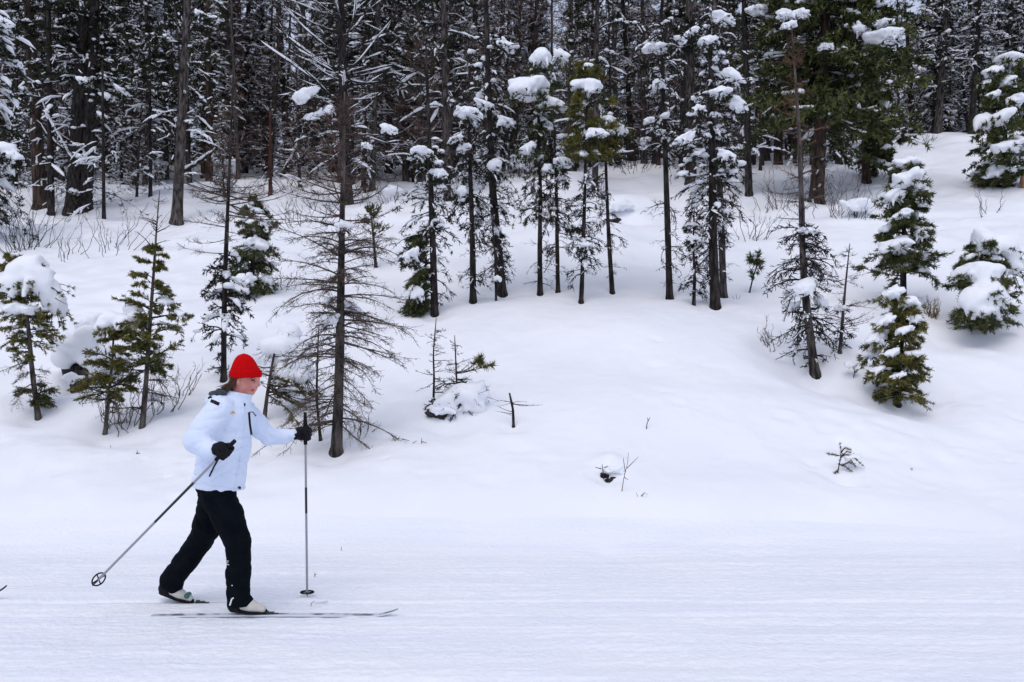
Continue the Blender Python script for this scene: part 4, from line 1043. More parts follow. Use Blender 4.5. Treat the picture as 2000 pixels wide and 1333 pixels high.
# ---------------------------------------------------------------- forest behind: a few kinds, each tree its own object
def proto(seed, kind):
    rng = np.random.default_rng(seed); parts = {}
    H = {'pine': 11.0, 'spruce': 7.5, 'larch': 10.5, 'pole': 9.5, 'stem': 10}[kind] * rng.uniform(0.9, 1.1)
    r0 = {'pine': 0.15, 'spruce': 0.10, 'larch': 0.12, 'pole': 0.085, 'stem': 0.07}[kind]
    lean = rng.normal(size=2) * 0.02 * H
    tr = Trunk([(0, 0, 0), (lean[0] * 0.3, lean[1] * 0.3, H * 0.5), (lean[0], lean[1], H)], r0, r0 * 0.25, 12, 0.012, rng)
    tk, br, nd, sn = MB(), MB(), MB(), MB()
    tr.draw(tk, 9, rng)
    if kind == 'stem':
        grow(tr, rng, br, nd, sn, 30, 0.15, 0.98, 0.7, 0.5, 0, -15, r=0.012, tw=5, twl=0.35, twr=0.006, sub=3, subl=0.15, pad=0.3, padw=0.03, tpad=0.15, tpw=0.016, jit=0.3, flat=0.9)
    elif kind == 'pine':
        grow(tr, rng, br, nd, sn, 26, 0.05, 0.4, 1.2, 1.6, -5, -30, r=0.02, tw=6, twl=0.45, twr=0.007, sub=2, subl=0.2, nn=3, nl=0.16, nw=0.05, pad=0.6, padw=0.035, blob=1.0, bs=0.075, tpad=0.3, tpw=0.022, jit=0.25, flat=0.8)
        grow(tr, rng, br, nd, sn, int(120 * (1, 0.7)[seed % 2]), (0.28, 0.2)[seed % 2], 1.0, 1.6, 0.35, 2, -30, r=0.025, tw=10, twl=0.5, twr=0.007, jit=0.24, flat=0.7, sub=2, subl=0.25, nn=4, nl=0.14, nw=0.034, nb=4, pad=0.7, padw=0.042, padh=0.9, blob=3.4, bsub=0, bs=0.085, tpad=0.45, tpw=0.026)
    elif kind == 'spruce':
        grow(tr, rng, br, nd, sn, 160, 0.05, 1.0, 1.5, 0.2, -2, -36, r=0.02, tw=10, twl=0.42, twr=0.006, jit=0.24, flat=0.7, sub=2, subl=0.2, nn=4, nl=0.13, nw=0.034, nb=4, pad=0.75, padw=0.045, padh=0.9, blob=3.0, bsub=0, bs=0.085, tpad=0.45, tpw=0.026)
    elif kind == 'larch':
        grow(tr, rng, br, nd, sn, 150, 0.04, 1.0, 1.6, 0.3, 4, 8, r=0.018, tw=12, twl=0.5, twr=0.008, sub=4, subl=0.18, pad=0.5, padw=0.03, blob=1.2, bsub=0, bs=0.06, tpad=0.18, tpw=0.016, jit=0.2, flat=0.6)
    else:
        grow(tr, rng, br, nd, sn, 60, 0.06, 0.9, 0.9, 0.7, -5, -20, r=0.016, tw=7, twl=0.45, twr=0.007, sub=3, subl=0.2, pad=0.6, padw=0.035, blob=0.6, bs=0.08, tpad=0.3, tpw=0.02, jit=0.25, flat=0.8)
    bark = {'pine': ('bark_brown', 'bark_dark', 'bark_grey')[seed % 3], 'spruce': 'bark_dark', 'larch': 'bark_grey', 'pole': ('bark_grey', 'bark_dark')[seed % 2], 'stem': ('bark_grey', 'bark_brown', 'bark_dark')[seed % 3]}[kind]
    return [('trunk', tk, bark, None), ('branches', br, 'twig_veil' if kind in ('larch', 'stem') else 'twig_dark', 'stuff'), ('needles', nd, ('needle_dark', 'needle_mid')[seed % 2], 'stuff'), ('snow_dusting', sn, 'tsnow', 'stuff')], H
PROTO = {}
for kind, cnt in (('pine', 3), ('spruce', 2), ('larch', 2), ('pole', 2), ('stem', 3)):
    for i in range(cnt):
        parts, H = proto(700 + 13 * i + len(kind), kind)
        meshes = []
        for nm, mb, mt, kd in parts:
            if mb.n:
                me = mb.mesh(nm, smooth=nm != 'needles'); me.materials.append(M[mt]); meshes.append((nm, me, kd))
        PROTO.setdefault(kind, []).append((meshes, H))
ZONES = [(110, 'at the left edge of the picture'), (230, 'at the far left of the picture'), (350, 'left of the clean brown trunk'), (470, 'above the slim fir left of the skier'), (550, 'around the slim rust red trunk'), (640, 'above and left of the tall larch'), (740, 'behind the tall larch top'), (860, 'left of the first shelf trunk'),
         (980, 'behind the second and third shelf trunks'), (1090, 'behind the snow dome stem'), (1190, 'behind the sixth shelf stem'), (1290, 'behind the gap in the shelf row'), (1480, 'behind the bushy dark spruce'), (1760, 'behind the massive green pine'), (1860, 'beyond the left part of the upper right clearing'), (2400, 'beyond the far right fir')]
WORDS = {'pine': 'snowy dark pine in the forest ', 'spruce': 'snow laden spruce in the forest ', 'larch': 'bare twiggy larch in the forest ', 'pole': 'dead slender trunk in the forest ', 'stem': 'thin bare pole trunk in the forest '}
NAMES = {'pine': 'pine_tree', 'spruce': 'spruce_tree', 'larch': 'larch_tree', 'pole': 'dead_tree', 'stem': 'pole_tree'}
def forest_tree(kind, x, y, s, px):
    meshes, H = PROTO[kind][RNG.integers(len(PROTO[kind]))]
    zone = next(w for lim, w in ZONES if px < lim)
    word = WORDS[kind] if y < 36 else WORDS[kind].replace('in the forest', 'deep in the woods')
    root = thing(NAMES[kind], word + zone, 'tree', (x, y, float(terrain(x, y)) - 0.05), 'forest trees ' + zone)
    root.rotation_euler = (RNG.normal() * 0.03, RNG.normal() * 0.045, RNG.uniform(0, 6.28)); root.scale = (s, s, s * RNG.uniform(0.9, 1.15))
    for nm, me, kd in meshes:
        o = bpy.data.objects.new(nm, me); COL.objects.link(o); o.parent = root
        if kd: o['kind'] = kd
placed = []
def scatter(n, d0, d1, kinds, probs, mind, px0=-120, px1=2120, smin=0.8, smax=1.15, dmin=29.5):
    k = 0; tries = 0
    while k < n and tries < n * 40:
        tries += 1
        px = RNG.uniform(px0, px1); D = RNG.uniform(d0, d1)
        near = dmin if px < 1500 else max(dmin, 29)
        if 1185 < px < 1330: near = max(near, 33)
        if px > 1740: near = 38.5
        elif px > 1650: near = 33
        if D < near: continue
        x = (px - CX) / FPX * D
        if any((x - a) ** 2 + (D - b) ** 2 < mind * mind for a, b in placed): continue
        placed.append((x, D)); k += 1
        forest_tree(RNG.choice(kinds, p=probs), x, D, RNG.uniform(smin, smax), px)
scatter(24, 28, 34, ['spruce', 'pine', 'larch'], [0.6, 0.15, 0.25], 0.6, smin=0.25, smax=0.5, dmin=28)
scatter(70, 29.0, 37, ['stem', 'larch'], [0.75, 0.25], 0.4)
scatter(52, 30, 37, ['pine', 'spruce', 'larch', 'pole'], [0.36, 0.18, 0.28, 0.18], 0.7)
scatter(58, 36, 46, ['pine', 'spruce', 'larch', 'pole'], [0.5, 0.2, 0.2, 0.1], 0.7)
scatter(26, 38.5, 46, ['pine', 'spruce', 'pole'], [0.5, 0.2, 0.3], 0.6, 1700, 2150)

for px_, D_, kd_ in ((478, 36.5, 'pine'), (505, 40, 'spruce'), (492, 43, 'pine'), (520, 38, 'pine'), (462, 41.5, 'spruce'), (1236, 38, 'pine'), (1262, 42, 'pine')):
    forest_tree(kd_, (px_ - CX) / FPX * D_, D_, 1.0, px_)

# far wood, one mass
def far_wood():
    rng = np.random.default_rng(77); kinds = []
    for k in range(4):
        H = rng.uniform(9.5, 11.5); mbs = [MB(), MB(), MB()]
        tr = Trunk([(0, 0, -0.2), (rng.normal() * 0.2, 0, H)], 0.14, 0.03, 6); tr.draw(mbs[0], 6)
        grow(tr, rng, mbs[0], mbs[1], mbs[2], 60, 0.10, 1.0, 1.9, 0.4, 0, -26, r=0.03, K=4, sides=3, tw=5, twl=0.6, twr=0.012, nn=4, nl=0.28, nw=0.08, nb=3, pad=0.5, padw=0.06, blob=2.2, bs=0.11, bsub=0, tpad=0.4, tpw=0.04, flat=0.7, jit=0.25)
        kinds.append([m.mesh(nm, smooth=nm != 'needles') for nm, m in zip(('trunk', 'needles', 'snow_dusting'), mbs)])
        for me, mt in zip(kinds[-1], ('bark_dark', 'needle_dark', 'tsnow')): me.materials.append(M[mt])
    root = thing('far_wood', 'dense far forest filling the background behind the nearer trees', 'forest', (0, 60, 0)); root['kind'] = 'stuff'
    for _ in range(170):
        D = rng.uniform(46, 74); px = rng.uniform(-200, 2200); x = (px - CX) / FPX * D
        s = rng.uniform(0.85, 1.2); rz = rng.uniform(0, 6.28)
        for me in kinds[rng.integers(4)]:
            o = bpy.data.objects.new(me.name.split('.')[0], me); COL.objects.link(o); o.parent = root; o['kind'] = 'stuff'
            o.location = (x, D - 60, float(terrain(x, D))); o.rotation_euler = (0, rng.normal() * 0.03, rz); o.scale = (s, s, s * 1.05)
far_wood()
# ---------------------------------------------------------------- the skier
M.update({
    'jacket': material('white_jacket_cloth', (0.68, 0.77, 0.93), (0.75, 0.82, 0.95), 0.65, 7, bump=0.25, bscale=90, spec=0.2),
    'trousers': material('black_trouser_cloth', (0.0022, 0.0036, 0.0060), (0.0042, 0.0062, 0.0090), 0.85, 14, bump=0.2, bscale=200, spec=0.06),
    'skin': material('skin', (0.52, 0.17, 0.14), (0.66, 0.31, 0.25), 0.5, 14, spec=0.35, sss=0.1),
    'lip': material('lips', (0.42, 0.09, 0.10), None, 0.45),
    'hair': material('brown_hair', (0.045, 0.022, 0.014), (0.14, 0.070, 0.042), 0.5, 40, (1, 1, 1), island=0.8),
    'hat': material('red_knit', (0.50, 0.002, 0.004), (0.56, 0.003, 0.005), 0.95, 60, bump=0.2, bscale=300, spec=0.08),
    'black': material('black_cloth', (0.006, 0.006, 0.008), (0.014, 0.014, 0.016), 0.85, 60, bump=0.6, bscale=150, spec=0.2),
    'lining': material('grey_hood_lining', (0.035, 0.042, 0.052), (0.07, 0.08, 0.095), 0.9, 30),
    'shoe': material('off_white_leather', (0.52, 0.50, 0.45), (0.62, 0.60, 0.55), 0.5, 20, spec=0.4),
    'teal': material('teal_tape', (0.05, 0.16, 0.16), None, 0.6),
    'alu': material('pole_metal', (0.30, 0.30, 0.33), None, 0.35, spec=0.6),
    'orange': material('orange_thread', (0.85, 0.42, 0.12), None, 0.8),
    'whitemark': material('white_thread', (0.75, 0.77, 0.80), None, 0.7),
    'skibase': material('ski_white', (0.66, 0.69, 0.74), (0.76, 0.78, 0.82), 0.4, 6, spec=0.4),
    'skidark': material('ski_edge', (0.02, 0.02, 0.025), None, 0.4, spec=0.4),
    'skitop': material('ski_top', (0.16, 0.165, 0.18), (0.62, 0.65, 0.70), 0.5, 9, (1, 1, 1), spec=0.4, lo=0.42, hi=0.55),
    'eye': material('eye_dark', (0.02, 0.012, 0.010), None, 0.3),
})

foot = P(440, 1195, 5.5)
person = thing('person', 'skier in red knit hat, white jacket and black trousers striding right on the trail', 'person', (foot[0], 5.5, 0.0))
O = np.array(person.location)
sk = lambda mb, name, mat, parent=person, **k: mb.build(name, mat, parent, O, **k)

NEAR, FAR = 5.42, 5.64
# body: one continuous figure under the clothes
b = Field(0.0070)
b.ell(P(477, 723, 5.5), (0.074, 0.068, 0.074), 0.02, 0.0)
b.ell(P(484, 740, 5.5), (0.068, 0.062, 0.080), 0.03, 0.35)
b.ell(P(487, 757, 5.5), (0.038, 0.042, 0.034), 0.035, 0.4)
b.rc(P(501.0, 742, 5.5), P(506.0, 753.0, 5.5), 0.0065, 0.0100, 0.006)
b.ell(P(500.5, 754.5, 5.484), (0.010, 0.008, 0.008), 0.008)
b.ell(P(498, 739, 5.5), (0.022, 0.045, 0.012), 0.02, 0.3)
b.ell(P(496.0, 761.5, 5.5), (0.013, 0.022, 0.008), 0.010, 0.4)
b.ell(P(489, 751, 5.462), (0.022, 0.016, 0.022), 0.02)
b.ell(P(498.5, 744.5, 5.463), (0.016, 0.012, 0.010), 0.012, 0.3, True)
b.ell(P(490.5, 768, 5.5), (0.018, 0.024, 0.016), 0.02)
b.ell(P(465.5, 744, 5.427), (0.014, 0.010, 0.024), 0.01, -0.2)
b.ell(P(465.5, 744, 5.573), (0.014, 0.010, 0.024), 0.01, -0.2)
b.rc(P(470, 756, 5.5), P(456, 792, 5.5), 0.052, 0.058, 0.04)
b.rc(P(450, 815, 5.5), P(432, 900, 5.5), 0.10, 0.09, 0.05, 1.35)
b.rc(P(432, 900, 5.5), P(424, 945, 5.5), 0.09, 0.10, 0.05, 1.35)
for pts in ([P(430, 803, 5.34), P(388, 856, 5.26), P(418, 874, 5.20)], [P(480, 803, 5.65), P(527, 851, 5.70), P(574, 848, 5.69)]):
    b.rc(pts[0], pts[1], 0.052, 0.042, 0.04).rc(pts[1], pts[2], 0.040, 0.028, 0.03)
b.rc(P(425, 962, NEAR), P(460, 1050, NEAR), 0.082, 0.055, 0.05).rc(P(460, 1050, NEAR), P(464, 1170, NEAR), 0.052, 0.036, 0.04).rc(P(462, 1182, NEAR), P(505, 1190, NEAR), 0.030, 0.018, 0.03)
b.rc(P(424, 962, 5.58), P(402, 1045, 5.65), 0.082, 0.055, 0.05).rc(P(402, 1045, 5.65), P(338, 1140, 5.74), 0.052, 0.034, 0.04).rc(P(324, 1152, 5.74), P(366, 1169, 5.74), 0.028, 0.018, 0.03)
bm_ = b.mesh(); sk(bm_, 'body', 'skin')

# trousers
def folds(fr, am, seed):
    def f(x, y, z):
        u = vnoise(x * 9 + seed, y * 9, z * 14) * 0.6
        return am * (np.sin((z * fr + x * fr * 0.5) + 5 * u + 3 * vnoise(x * 5, y * 5 + seed, z * 5)) * (0.5 + 0.5 * vnoise(x * 6 + 2, y * 6, z * 6 + seed)) + 0.3 * vnoise(x * 13, y * 13, z * 18 + seed))
    return f
def creases(am, seed):
    """padded cloth: soft swells between sharp creases"""
    def f(x, y, z):
        w = 0.35 * vnoise(x * 7 + seed, y * 7, z * 7)
        r1 = 1 - np.abs(vnoise(x * 8 + z * 6 + w * 3, y * 7 + seed, z * 17 - x * 7 + w))
        r2 = 1 - np.abs(vnoise(x * 19 + w * 3, y * 15 + seed, z * 30 + x * 12))
        return am * (1.5 * r1 ** 5 + 0.6 * r2 ** 5 - 0.5 + 0.6 * vnoise(x * 6, y * 6, z * 6 + seed))
    return f
t = Field(0.0088)
t.ell(P(423, 942, 5.5), (0.128, 0.165, 0.12), 0.05)
t.rc(P(425, 966, 5.42), P(446, 1010, NEAR), 0.108, 0.094, 0.04).rc(P(446, 1010, NEAR), P(463, 1056, NEAR), 0.094, 0.079, 0.03)
t.rc(P(464, 1056, NEAR), P(465.5, 1120, NEAR), 0.078, 0.073, 0.02).rc(P(465.5, 1120, NEAR), P(465, 1178, NEAR), 0.073, 0.071, 0.02)
t.rc(P(470, 1160, NEAR), P(482, 1176, NEAR), 0.05, 0.042, 0.02)
t.rc(P(420, 966, 5.58), P(404, 1030, 5.62), 0.100, 0.086, 0.04).rc(P(404, 1030, 5.62), P(392, 1056, 5.66), 0.086, 0.078, 0.03)
t.rc(P(392, 1056, 5.66), P(336, 1134, 5.73), 0.078, 0.076, 0.02).rc(P(338, 1136, 5.73), P(342, 1150, 5.73), 0.056, 0.046, 0.02)
cuts = [(P(465, 1183, NEAR), (0, 0, -1))]
tm = t.mesh(disp=creases(0.0055, 3.0), cuts=cuts)
trousers = sk(tm, 'trousers', 'trousers')

# jacket
j = Field(0.0074)
j.rc(P(451, 808, 5.5), P(440, 870, 5.5), 0.140, 0.145, 0.04, 1.30).rc(P(440, 870, 5.5), P(427, 945, 5.5), 0.145, 0.158, 0.04, 1.22)
j.rc(P(456, 800, 5.5), P(466, 770, 5.5), 0.092, 0.080, 0.035, 1.1).rc(P(466, 774, 5.5), P(474, 764, 5.5), 0.080, 0.074, 0.02)
j.rc(P(430, 800, 5.35), P(404, 836, 5.29), 0.083, 0.086, 0.012).rc(P(404, 836, 5.29), P(385, 860, 5.25), 0.086, 0.079, 0.025)
j.rc(P(385, 861, 5.25), P(404, 876, 5.215), 0.074, 0.060, 0.015).rc(P(404, 876, 5.215), P(415, 878, 5.20), 0.060, 0.050, 0.012)
j.rc(P(478, 806, 5.64), P(503, 832, 5.68), 0.082, 0.070, 0.012).rc(P(503, 832, 5.68), P(525, 853, 5.70), 0.070, 0.060, 0.025)
j.rc(P(525, 853, 5.70), P(556, 853, 5.69), 0.058, 0.050, 0.015).rc(P(556, 853, 5.69), P(571, 850, 5.685), 0.050, 0.042, 0.012)
hem0, hem1 = P(378, 947, 5.5), P(470, 957, 5.5); hd = nrm(hem1 - hem0); hemn = np.array([hd[2], 0, -hd[0]])
c0 = P(452, 762, 5.5); c1 = P(497, 772, 5.5); cd = nrm(c1 - c0); coln = np.array([-cd[2], 0, cd[0]])
j.ell(P(478, 752, 5.5), (0.058, 0.058, 0.050), 0.015, 0, True)
jm = j.mesh(cuts=[(hem0, hemn), (c0, coln)], disp=creases(0.0060, 8.0))
jacket = sk(jm, 'jacket', 'jacket')
bvh = BVHTree.FromPolygons([tuple(v) for v in np.concatenate(jm.v)], [tuple(int(i) for i in f) for f in np.concatenate(jm.f)])
bvt = BVHTree.FromPolygons([tuple(v) for v in np.concatenate(tm.v)], [tuple(int(i) for i in f) for f in np.concatenate(tm.f)])
def on(px, py, tree=bvh, lift=0.002):
    d = Vector(P(px, py, 1.0) - np.array([0, 0, CH])).normalized()
    h = tree.ray_cast(Vector((0, 0, CH)), d)
    if h[0] is None: return None
    n = h[1] if h[1].dot(d) < 0 else -h[1]
    return np.array(h[0]) + np.array(n) * lift
def strip(path, w, name, mat, tree=bvh, parent=None, lift=0.0025, step=1.5):
    path = np.array(path, float); L = np.concatenate([[0], np.cumsum(np.linalg.norm(np.diff(path, axis=0), axis=1))])
    s = np.linspace(0, L[-1], max(3, int(L[-1] / step)))
    xy = np.stack([np.interp(s, L, path[:, i]) for i in (0, 1)], 1)
    d = np.gradient(xy, axis=0); d /= np.linalg.norm(d, axis=1, keepdims=True) + 1e-9; nn = np.stack([-d[:, 1], d[:, 0]], 1)
    cols = []
    for k, lf in ((-0.5, -0.003), (-0.5, lift), (0.5, lift), (0.5, -0.003)):
        cols.append([on(*(p + q * w * k), tree, lf) for p, q in zip(xy, nn)])
    good = [i for i in range(len(xy)) if all(c[i] is not None for c in cols)]
    if len(good) < 2: return
    V = np.array([[c[i] for c in cols] for i in good]).reshape(-1, 3)
    idx = np.arange(len(V)).reshape(-1, 4)
    f = np.concatenate([np.stack([idx[:-1, k], idx[:-1, k + 1], idx[1:, k + 1], idx[1:, k]], 1) for k in range(3)])
    mb = MB(); mb.add(V, f)
    sk(mb, name, mat, parent or jacket)
strip([(486, 806), (488, 830), (491, 850)], 3.6, 'pocket_zip', 'black')
strip([(486, 806), (493, 805), (500, 813)], 1.3, 'pocket_seam', 'black')
strip([(427, 896), (418, 912), (409, 931)], 3.0, 'pocket_zip', 'black')
strip([(412, 783), (428, 790)], 6.4, 'shoulder_patch', 'black')
strip([(450, 807), (459, 807)], 2.2, 'chest_mark', 'orange'); strip([(453, 804.5), (457, 804.5)], 2.2, 'chest_mark', 'orange')
strip([(379, 943), (425, 950), (468, 955)], 1.0, 'hem_seam', 'jacket', lift=0.004)
strip([(474, 786), (477, 830), (468, 900), (458, 953)], 1.6, 'front_placket', 'jacket', lift=0.006)
for bx, by in ((482, 768.5), (476, 791), (467, 953)):
    strip([(bx - 2.3, by), (bx + 2.3, by)], 4.6, 'snap_button', 'black', lift=0.005, step=1.0)
strip([(443, 1096), (447, 1096.6)], 1.2, 'calf_mark', 'whitemark', bvt, trousers); strip([(443, 1099.5), (446, 1100)], 1.2, 'calf_mark', 'whitemark', bvt, trousers)
strip([(443, 1103), (448, 1103.6)], 1.2, 'calf_mark', 'whitemark', bvt, trousers); strip([(453, 1143), (454, 1145)], 1.4, 'calf_mark', 'whitemark', bvt, trousers)
strip([(449, 1183), (453, 1170), (457, 1168)], 2.6, 'ankle_zip', 'whitemark', bvt, trousers)
# hood lying on the back
h = Field(0.007)
h.rc(P(418, 780, 5.42), P(418, 780, 5.58), 0.036, 0.036, 0.03).rc(P(411, 786, 5.42), P(411, 786, 5.58), 0.030, 0.030, 0.03).rc(P(432, 779, 5.40), P(452, 786, 5.38), 0.026, 0.020, 0.03)
hood = sk(h.mesh(disp=folds(70, 0.004, 1.0)), 'hood', 'jacket', jacket)
h = Field(0.0065)
h.rc(P(414, 771, 5.41), P(414, 771, 5.58), 0.020, 0.020, 0.03).rc(P(428, 768, 5.40), P(428, 768, 5.59), 0.026, 0.026, 0.03).rc(P(438, 768, 5.40), P(444, 766, 5.47), 0.018, 0.016, 0.03)
sk(h.mesh(disp=folds(90, 0.004, 5.0)), 'hood_lining', 'lining', hood)
mb = MB(); tubes(mb, np.array([[P(407, 778, 5.36), P(411, 775.5, 5.34), P(414, 778, 5.33)]]), np.array([[0.006, 0.007, 0.005]]), 6, cap=True)
sk(mb, 'toggle', 'black', hood)

# hat: ribbed knit dome with turned-up brim
def loft(rings, seg=144, rib=0.0, nr=44, cap=True, name='hat'):
    th = np.arange(seg) * 2 * np.pi / seg
    V = []
    for (x0, x1, y, dep, tl) in rings:   # picture extent left/right, row, half depth, tilt
        c = P((x0 + x1) / 2, y, 5.5); rx = (x1 - x0) / 2 * 5.5 / FPX
        rr = 1 + rib * np.cos(nr * th)
        xx = rx * np.cos(th) * rr; yy = dep * np.sin(th) * rr
        V.append(np.stack([c[0] + xx, c[1] + yy, c[2] + tl * xx], 1))
    V = np.array(V); K = len(V)
    idx = np.arange(K * seg).reshape(K, seg)
    q = np.stack([idx[:-1], np.roll(idx, -1, 1)[:-1], np.roll(idx, -1, 1)[1:], idx[1:]], -1).reshape(-1, 4)
    mb = MB(); mb.add(V.reshape(-1, 3), q)
    if cap:
        top = V[-1].mean(0) + np.array([0, 0, 0.003]); mb.add(np.concatenate([V[-1], [top]]), np.stack([np.arange(seg), (np.arange(seg) + 1) % seg, np.full(seg, seg)], 1))
    return mb
dome = [(451, 508, 734, 0.089, 0.02), (450.5, 508, 724, 0.090, 0.02), (453, 503, 717, 0.084, 0.02), (455.5, 499.5, 710, 0.076, 0.02), (458, 496, 704, 0.066, 0.02), (461, 492.5, 699, 0.055, 0.01),
        (465, 488, 695, 0.040, 0), (470, 483, 692.3, 0.022, 0), (474, 479, 691.3, 0.008, 0)]
hat = sk(loft(dome, rib=0.014), 'hat', 'hat')
brim = [(453, 506, 738.5, 0.084, 0.05), (449.5, 509.5, 738.8, 0.093, 0.05), (448.6, 510.4, 736, 0.0955, 0.05), (448.6, 510.6, 730, 0.096, 0.04), (449, 510.4, 726, 0.0955, 0.03), (450, 509.4, 724.2, 0.0935, 0.03), (452.5, 506.5, 724.2, 0.088, 0.02)]
sk(loft(brim, rib=0.012, cap=False), 'brim', 'hat', hat)

# hair: strands from under the hat, falling over the collar
rng = np.random.default_rng(5)
n, K = 520, 8; u = np.linspace(0, 1, K)
a0 = rng.uniform(0, 1, n)
st = np.stack([P(451 + 14 * q, 737 + rng.normal() * 1.0, 5.5 - 0.075 + rng.uniform(0, 0.02) - 0.004 * q) if rng.random() < 0.55 else P(450 + 6 * q, 737, 5.5 + rng.uniform(-0.07, 0.07)) for q in a0])
en = np.stack([P(436 + rng.normal() * 5 + 12 * q, 760 + rng.normal() * 2.5, 5.43 + rng.normal() * 0.02) for q in a0])
md = np.stack([P(450 + 8 * q, 752 + rng.normal() * 1.5, 5.425 + rng.normal() * 0.01) for q in a0])
w = u[None, :, None]
pts = (1 - w) ** 2 * st[:, None] + 2 * w * (1 - w) * md[:, None] + w ** 2 * en[:, None] + np.cumsum(rng.normal(size=(n, K, 3)) * 0.0014, 1)
mb = MB(); tubes(mb, pts, np.full((n, 1), 0.0019) * (1 - 0.55 * u)[None], 4)
sk(mb, 'hair', 'hair', kind='stuff')
# eyes, brows, lips
bvb = BVHTree.FromPolygons([tuple(v) for v in np.concatenate(bm_.v)], [tuple(int(i) for i in f) for f in np.concatenate(bm_.f)])
def facebit(path, w, name, mat, lift=0.0015): strip(path, w, name, mat, bvb, person, lift, step=0.6)
facebit([(491.0, 743.4), (494.2, 743.0), (497.4, 743.8)], 1.9, 'eye', 'eye')
facebit([(489.8, 742.2), (493.6, 741.2), (498.0, 742.4)], 0.9, 'eyelid', 'hair')
facebit([(489.5, 739.4), (494.5, 738.0), (499.0, 739.6)], 1.3, 'eyebrow', 'hair')
facebit([(490.4, 762.0), (493.4, 761.4), (496.6, 761.2)], 1.5, 'lips', 'lip', 0.003)
facebit([(490.8, 763.6), (493.6, 763.6), (495.6, 763.2)], 1.5, 'lips', 'lip', 0.003)
facebit([(500.2, 756.0), (501.6, 756.4)], 1.0, 'nostril', 'lip', 0.001)
# poles
def pole(label, path, cols, tip, bask, bn, D0, D1, extra):
    """path: grip top .. tip in the picture with depths"""
    a, z = P(*path[0], D0), P(*path[1], D1)
    root = thing('ski_pole', label, 'ski pole', z)
    L = lambda f: a + (z - a) * f
    o = np.array(root.location)
    for f0, f1, r, mat, nm in cols:
        m = MB(); s = np.linspace(f0, f1, 6)
        rr = np.full(6, r) if np.isscalar(r) else np.interp(s, [f0, (f0 + f1) / 2, f1], r)
        tubes(m, np.array([[L(q) for q in s]]), rr[None], 10, cap=True); m.build(nm, mat, root, o)
    c = L(bask); bn = nrm(np.array(bn, float)); e1 = nrm(np.cross(bn, [0.3, 1, 0.2])); e2 = np.cross(bn, e1)
    th = np.linspace(0, 2 * np.pi, 33); R = 0.043
    m = MB(); tubes(m, (c + R * (np.cos(th)[:, None] * e1 + np.sin(th)[:, None] * e2))[None], np.full((1, 33), 0.0048), 6)
    bk = m.build('basket', 'black', root, o)
    for k in range(4):
        q = k * np.pi / 2 + 0.4; m = MB()
        tubes(m, np.array([[c, c + R * 0.5 * (math.cos(q) * e1 + math.sin(q) * e2), c + R * (math.cos(q) * e1 + math.sin(q) * e2)]]), np.full((1, 3), 0.0042), 6); m.build('spoke', 'black', bk, o)
    return a, z
G = 0.0075
a1, z1 = pole('ski pole swung back behind the skier, held in the near hand', ((459, 861), (180, 1145)),
     [(0.0, 0.13, (0.012, 0.014, 0.012), 'black', 'grip'), (0.13, 0.28, G, 'alu', 'shaft'), (0.28, 0.42, G + 0.0006, 'skidark', 'shaft'), (0.42, 0.55, G + 0.0002, 'skidark', 'shaft'), (0.55, 0.96, G, 'alu', 'shaft'), (0.955, 1.0, (0.006, 0.005, 0.002), 'skidark', 'tip')],
     None, 0.952, (0.80, -0.50, -0.35), 5.17, 5.38, None)
a2, z2 = pole('ski pole planted upright ahead of the skier, held in the far hand', ((596, 806), (600, 1165)),
     [(0.0, 0.17, (0.010, 0.014, 0.012), 'black', 'grip'), (0.17, 0.40, G, 'alu', 'shaft'), (0.40, 0.54, G + 0.0006, 'skidark', 'shaft'), (0.54, 0.98, G, 'alu', 'shaft'), (0.97, 1.0, (0.006, 0.005, 0.002), 'skidark', 'tip')],
     None, 0.977, (0.02, 0.0, 1.0), 5.69, 5.865, None)

# gloved hands, fingers closed round the grips
def glove(a, z, f, wrist, s, name):
    ax = nrm(a - z); c = a + (z - a) * f
    e1 = wrist - c; e1 = -nrm(e1 - ax * (e1 @ ax)); e2 = np.cross(ax, e1) * s      # e1 away from wrist, e2 towards the back of the hand
    F = Field(0.0046)
    kn = c + e2 * 0.030 + e1 * 0.004
    F.rc(wrist, c + e2 * 0.020 - e1 * 0.030, 0.033, 0.034, 0.02)
    F.rc(c + e2 * 0.026 - e1 * 0.028 + ax * 0.022, c + e2 * 0.026 - e1 * 0.028 - ax * 0.022, 0.026, 0.024, 0.02)
    for i in range(4):
        o = ax * (0.033 - 0.021 * i); R = 0.027 + (0.003, 0.005, 0.003, -0.001)[i]
        ang = np.radians(np.array([120, 60, 5, -55, -110 - 6 * i % 12]))
        p = [c + o + R * (np.cos(q) * e1 + np.sin(q) * e2) for q in ang]
        for k in range(4): F.rc(p[k], p[k + 1], 0.0125 - 0.0007 * k, 0.0120 - 0.0007 * k, 0.006)
    p = [c - e1 * 0.034 + ax * 0.020 + e2 * 0.004, c - e1 * 0.018 + ax * 0.040 - e2 * 0.022, c + e1 * 0.012 + ax * 0.046 - e2 * 0.026]
    F.rc(p[0], p[1], 0.0155, 0.0135, 0.012).rc(p[1], p[2], 0.0135, 0.0115, 0.006)
    return sk(F.mesh(disp=lambda x, y, z: 0.0012 * vnoise(x * 90, y * 90, z * 90)), name, 'black')
glove(a1, z1, 0.075, P(413, 877, 5.21), -1, 'glove')
glove(a2, z2, 0.115, P(573, 850, 5.685), 1, 'glove')

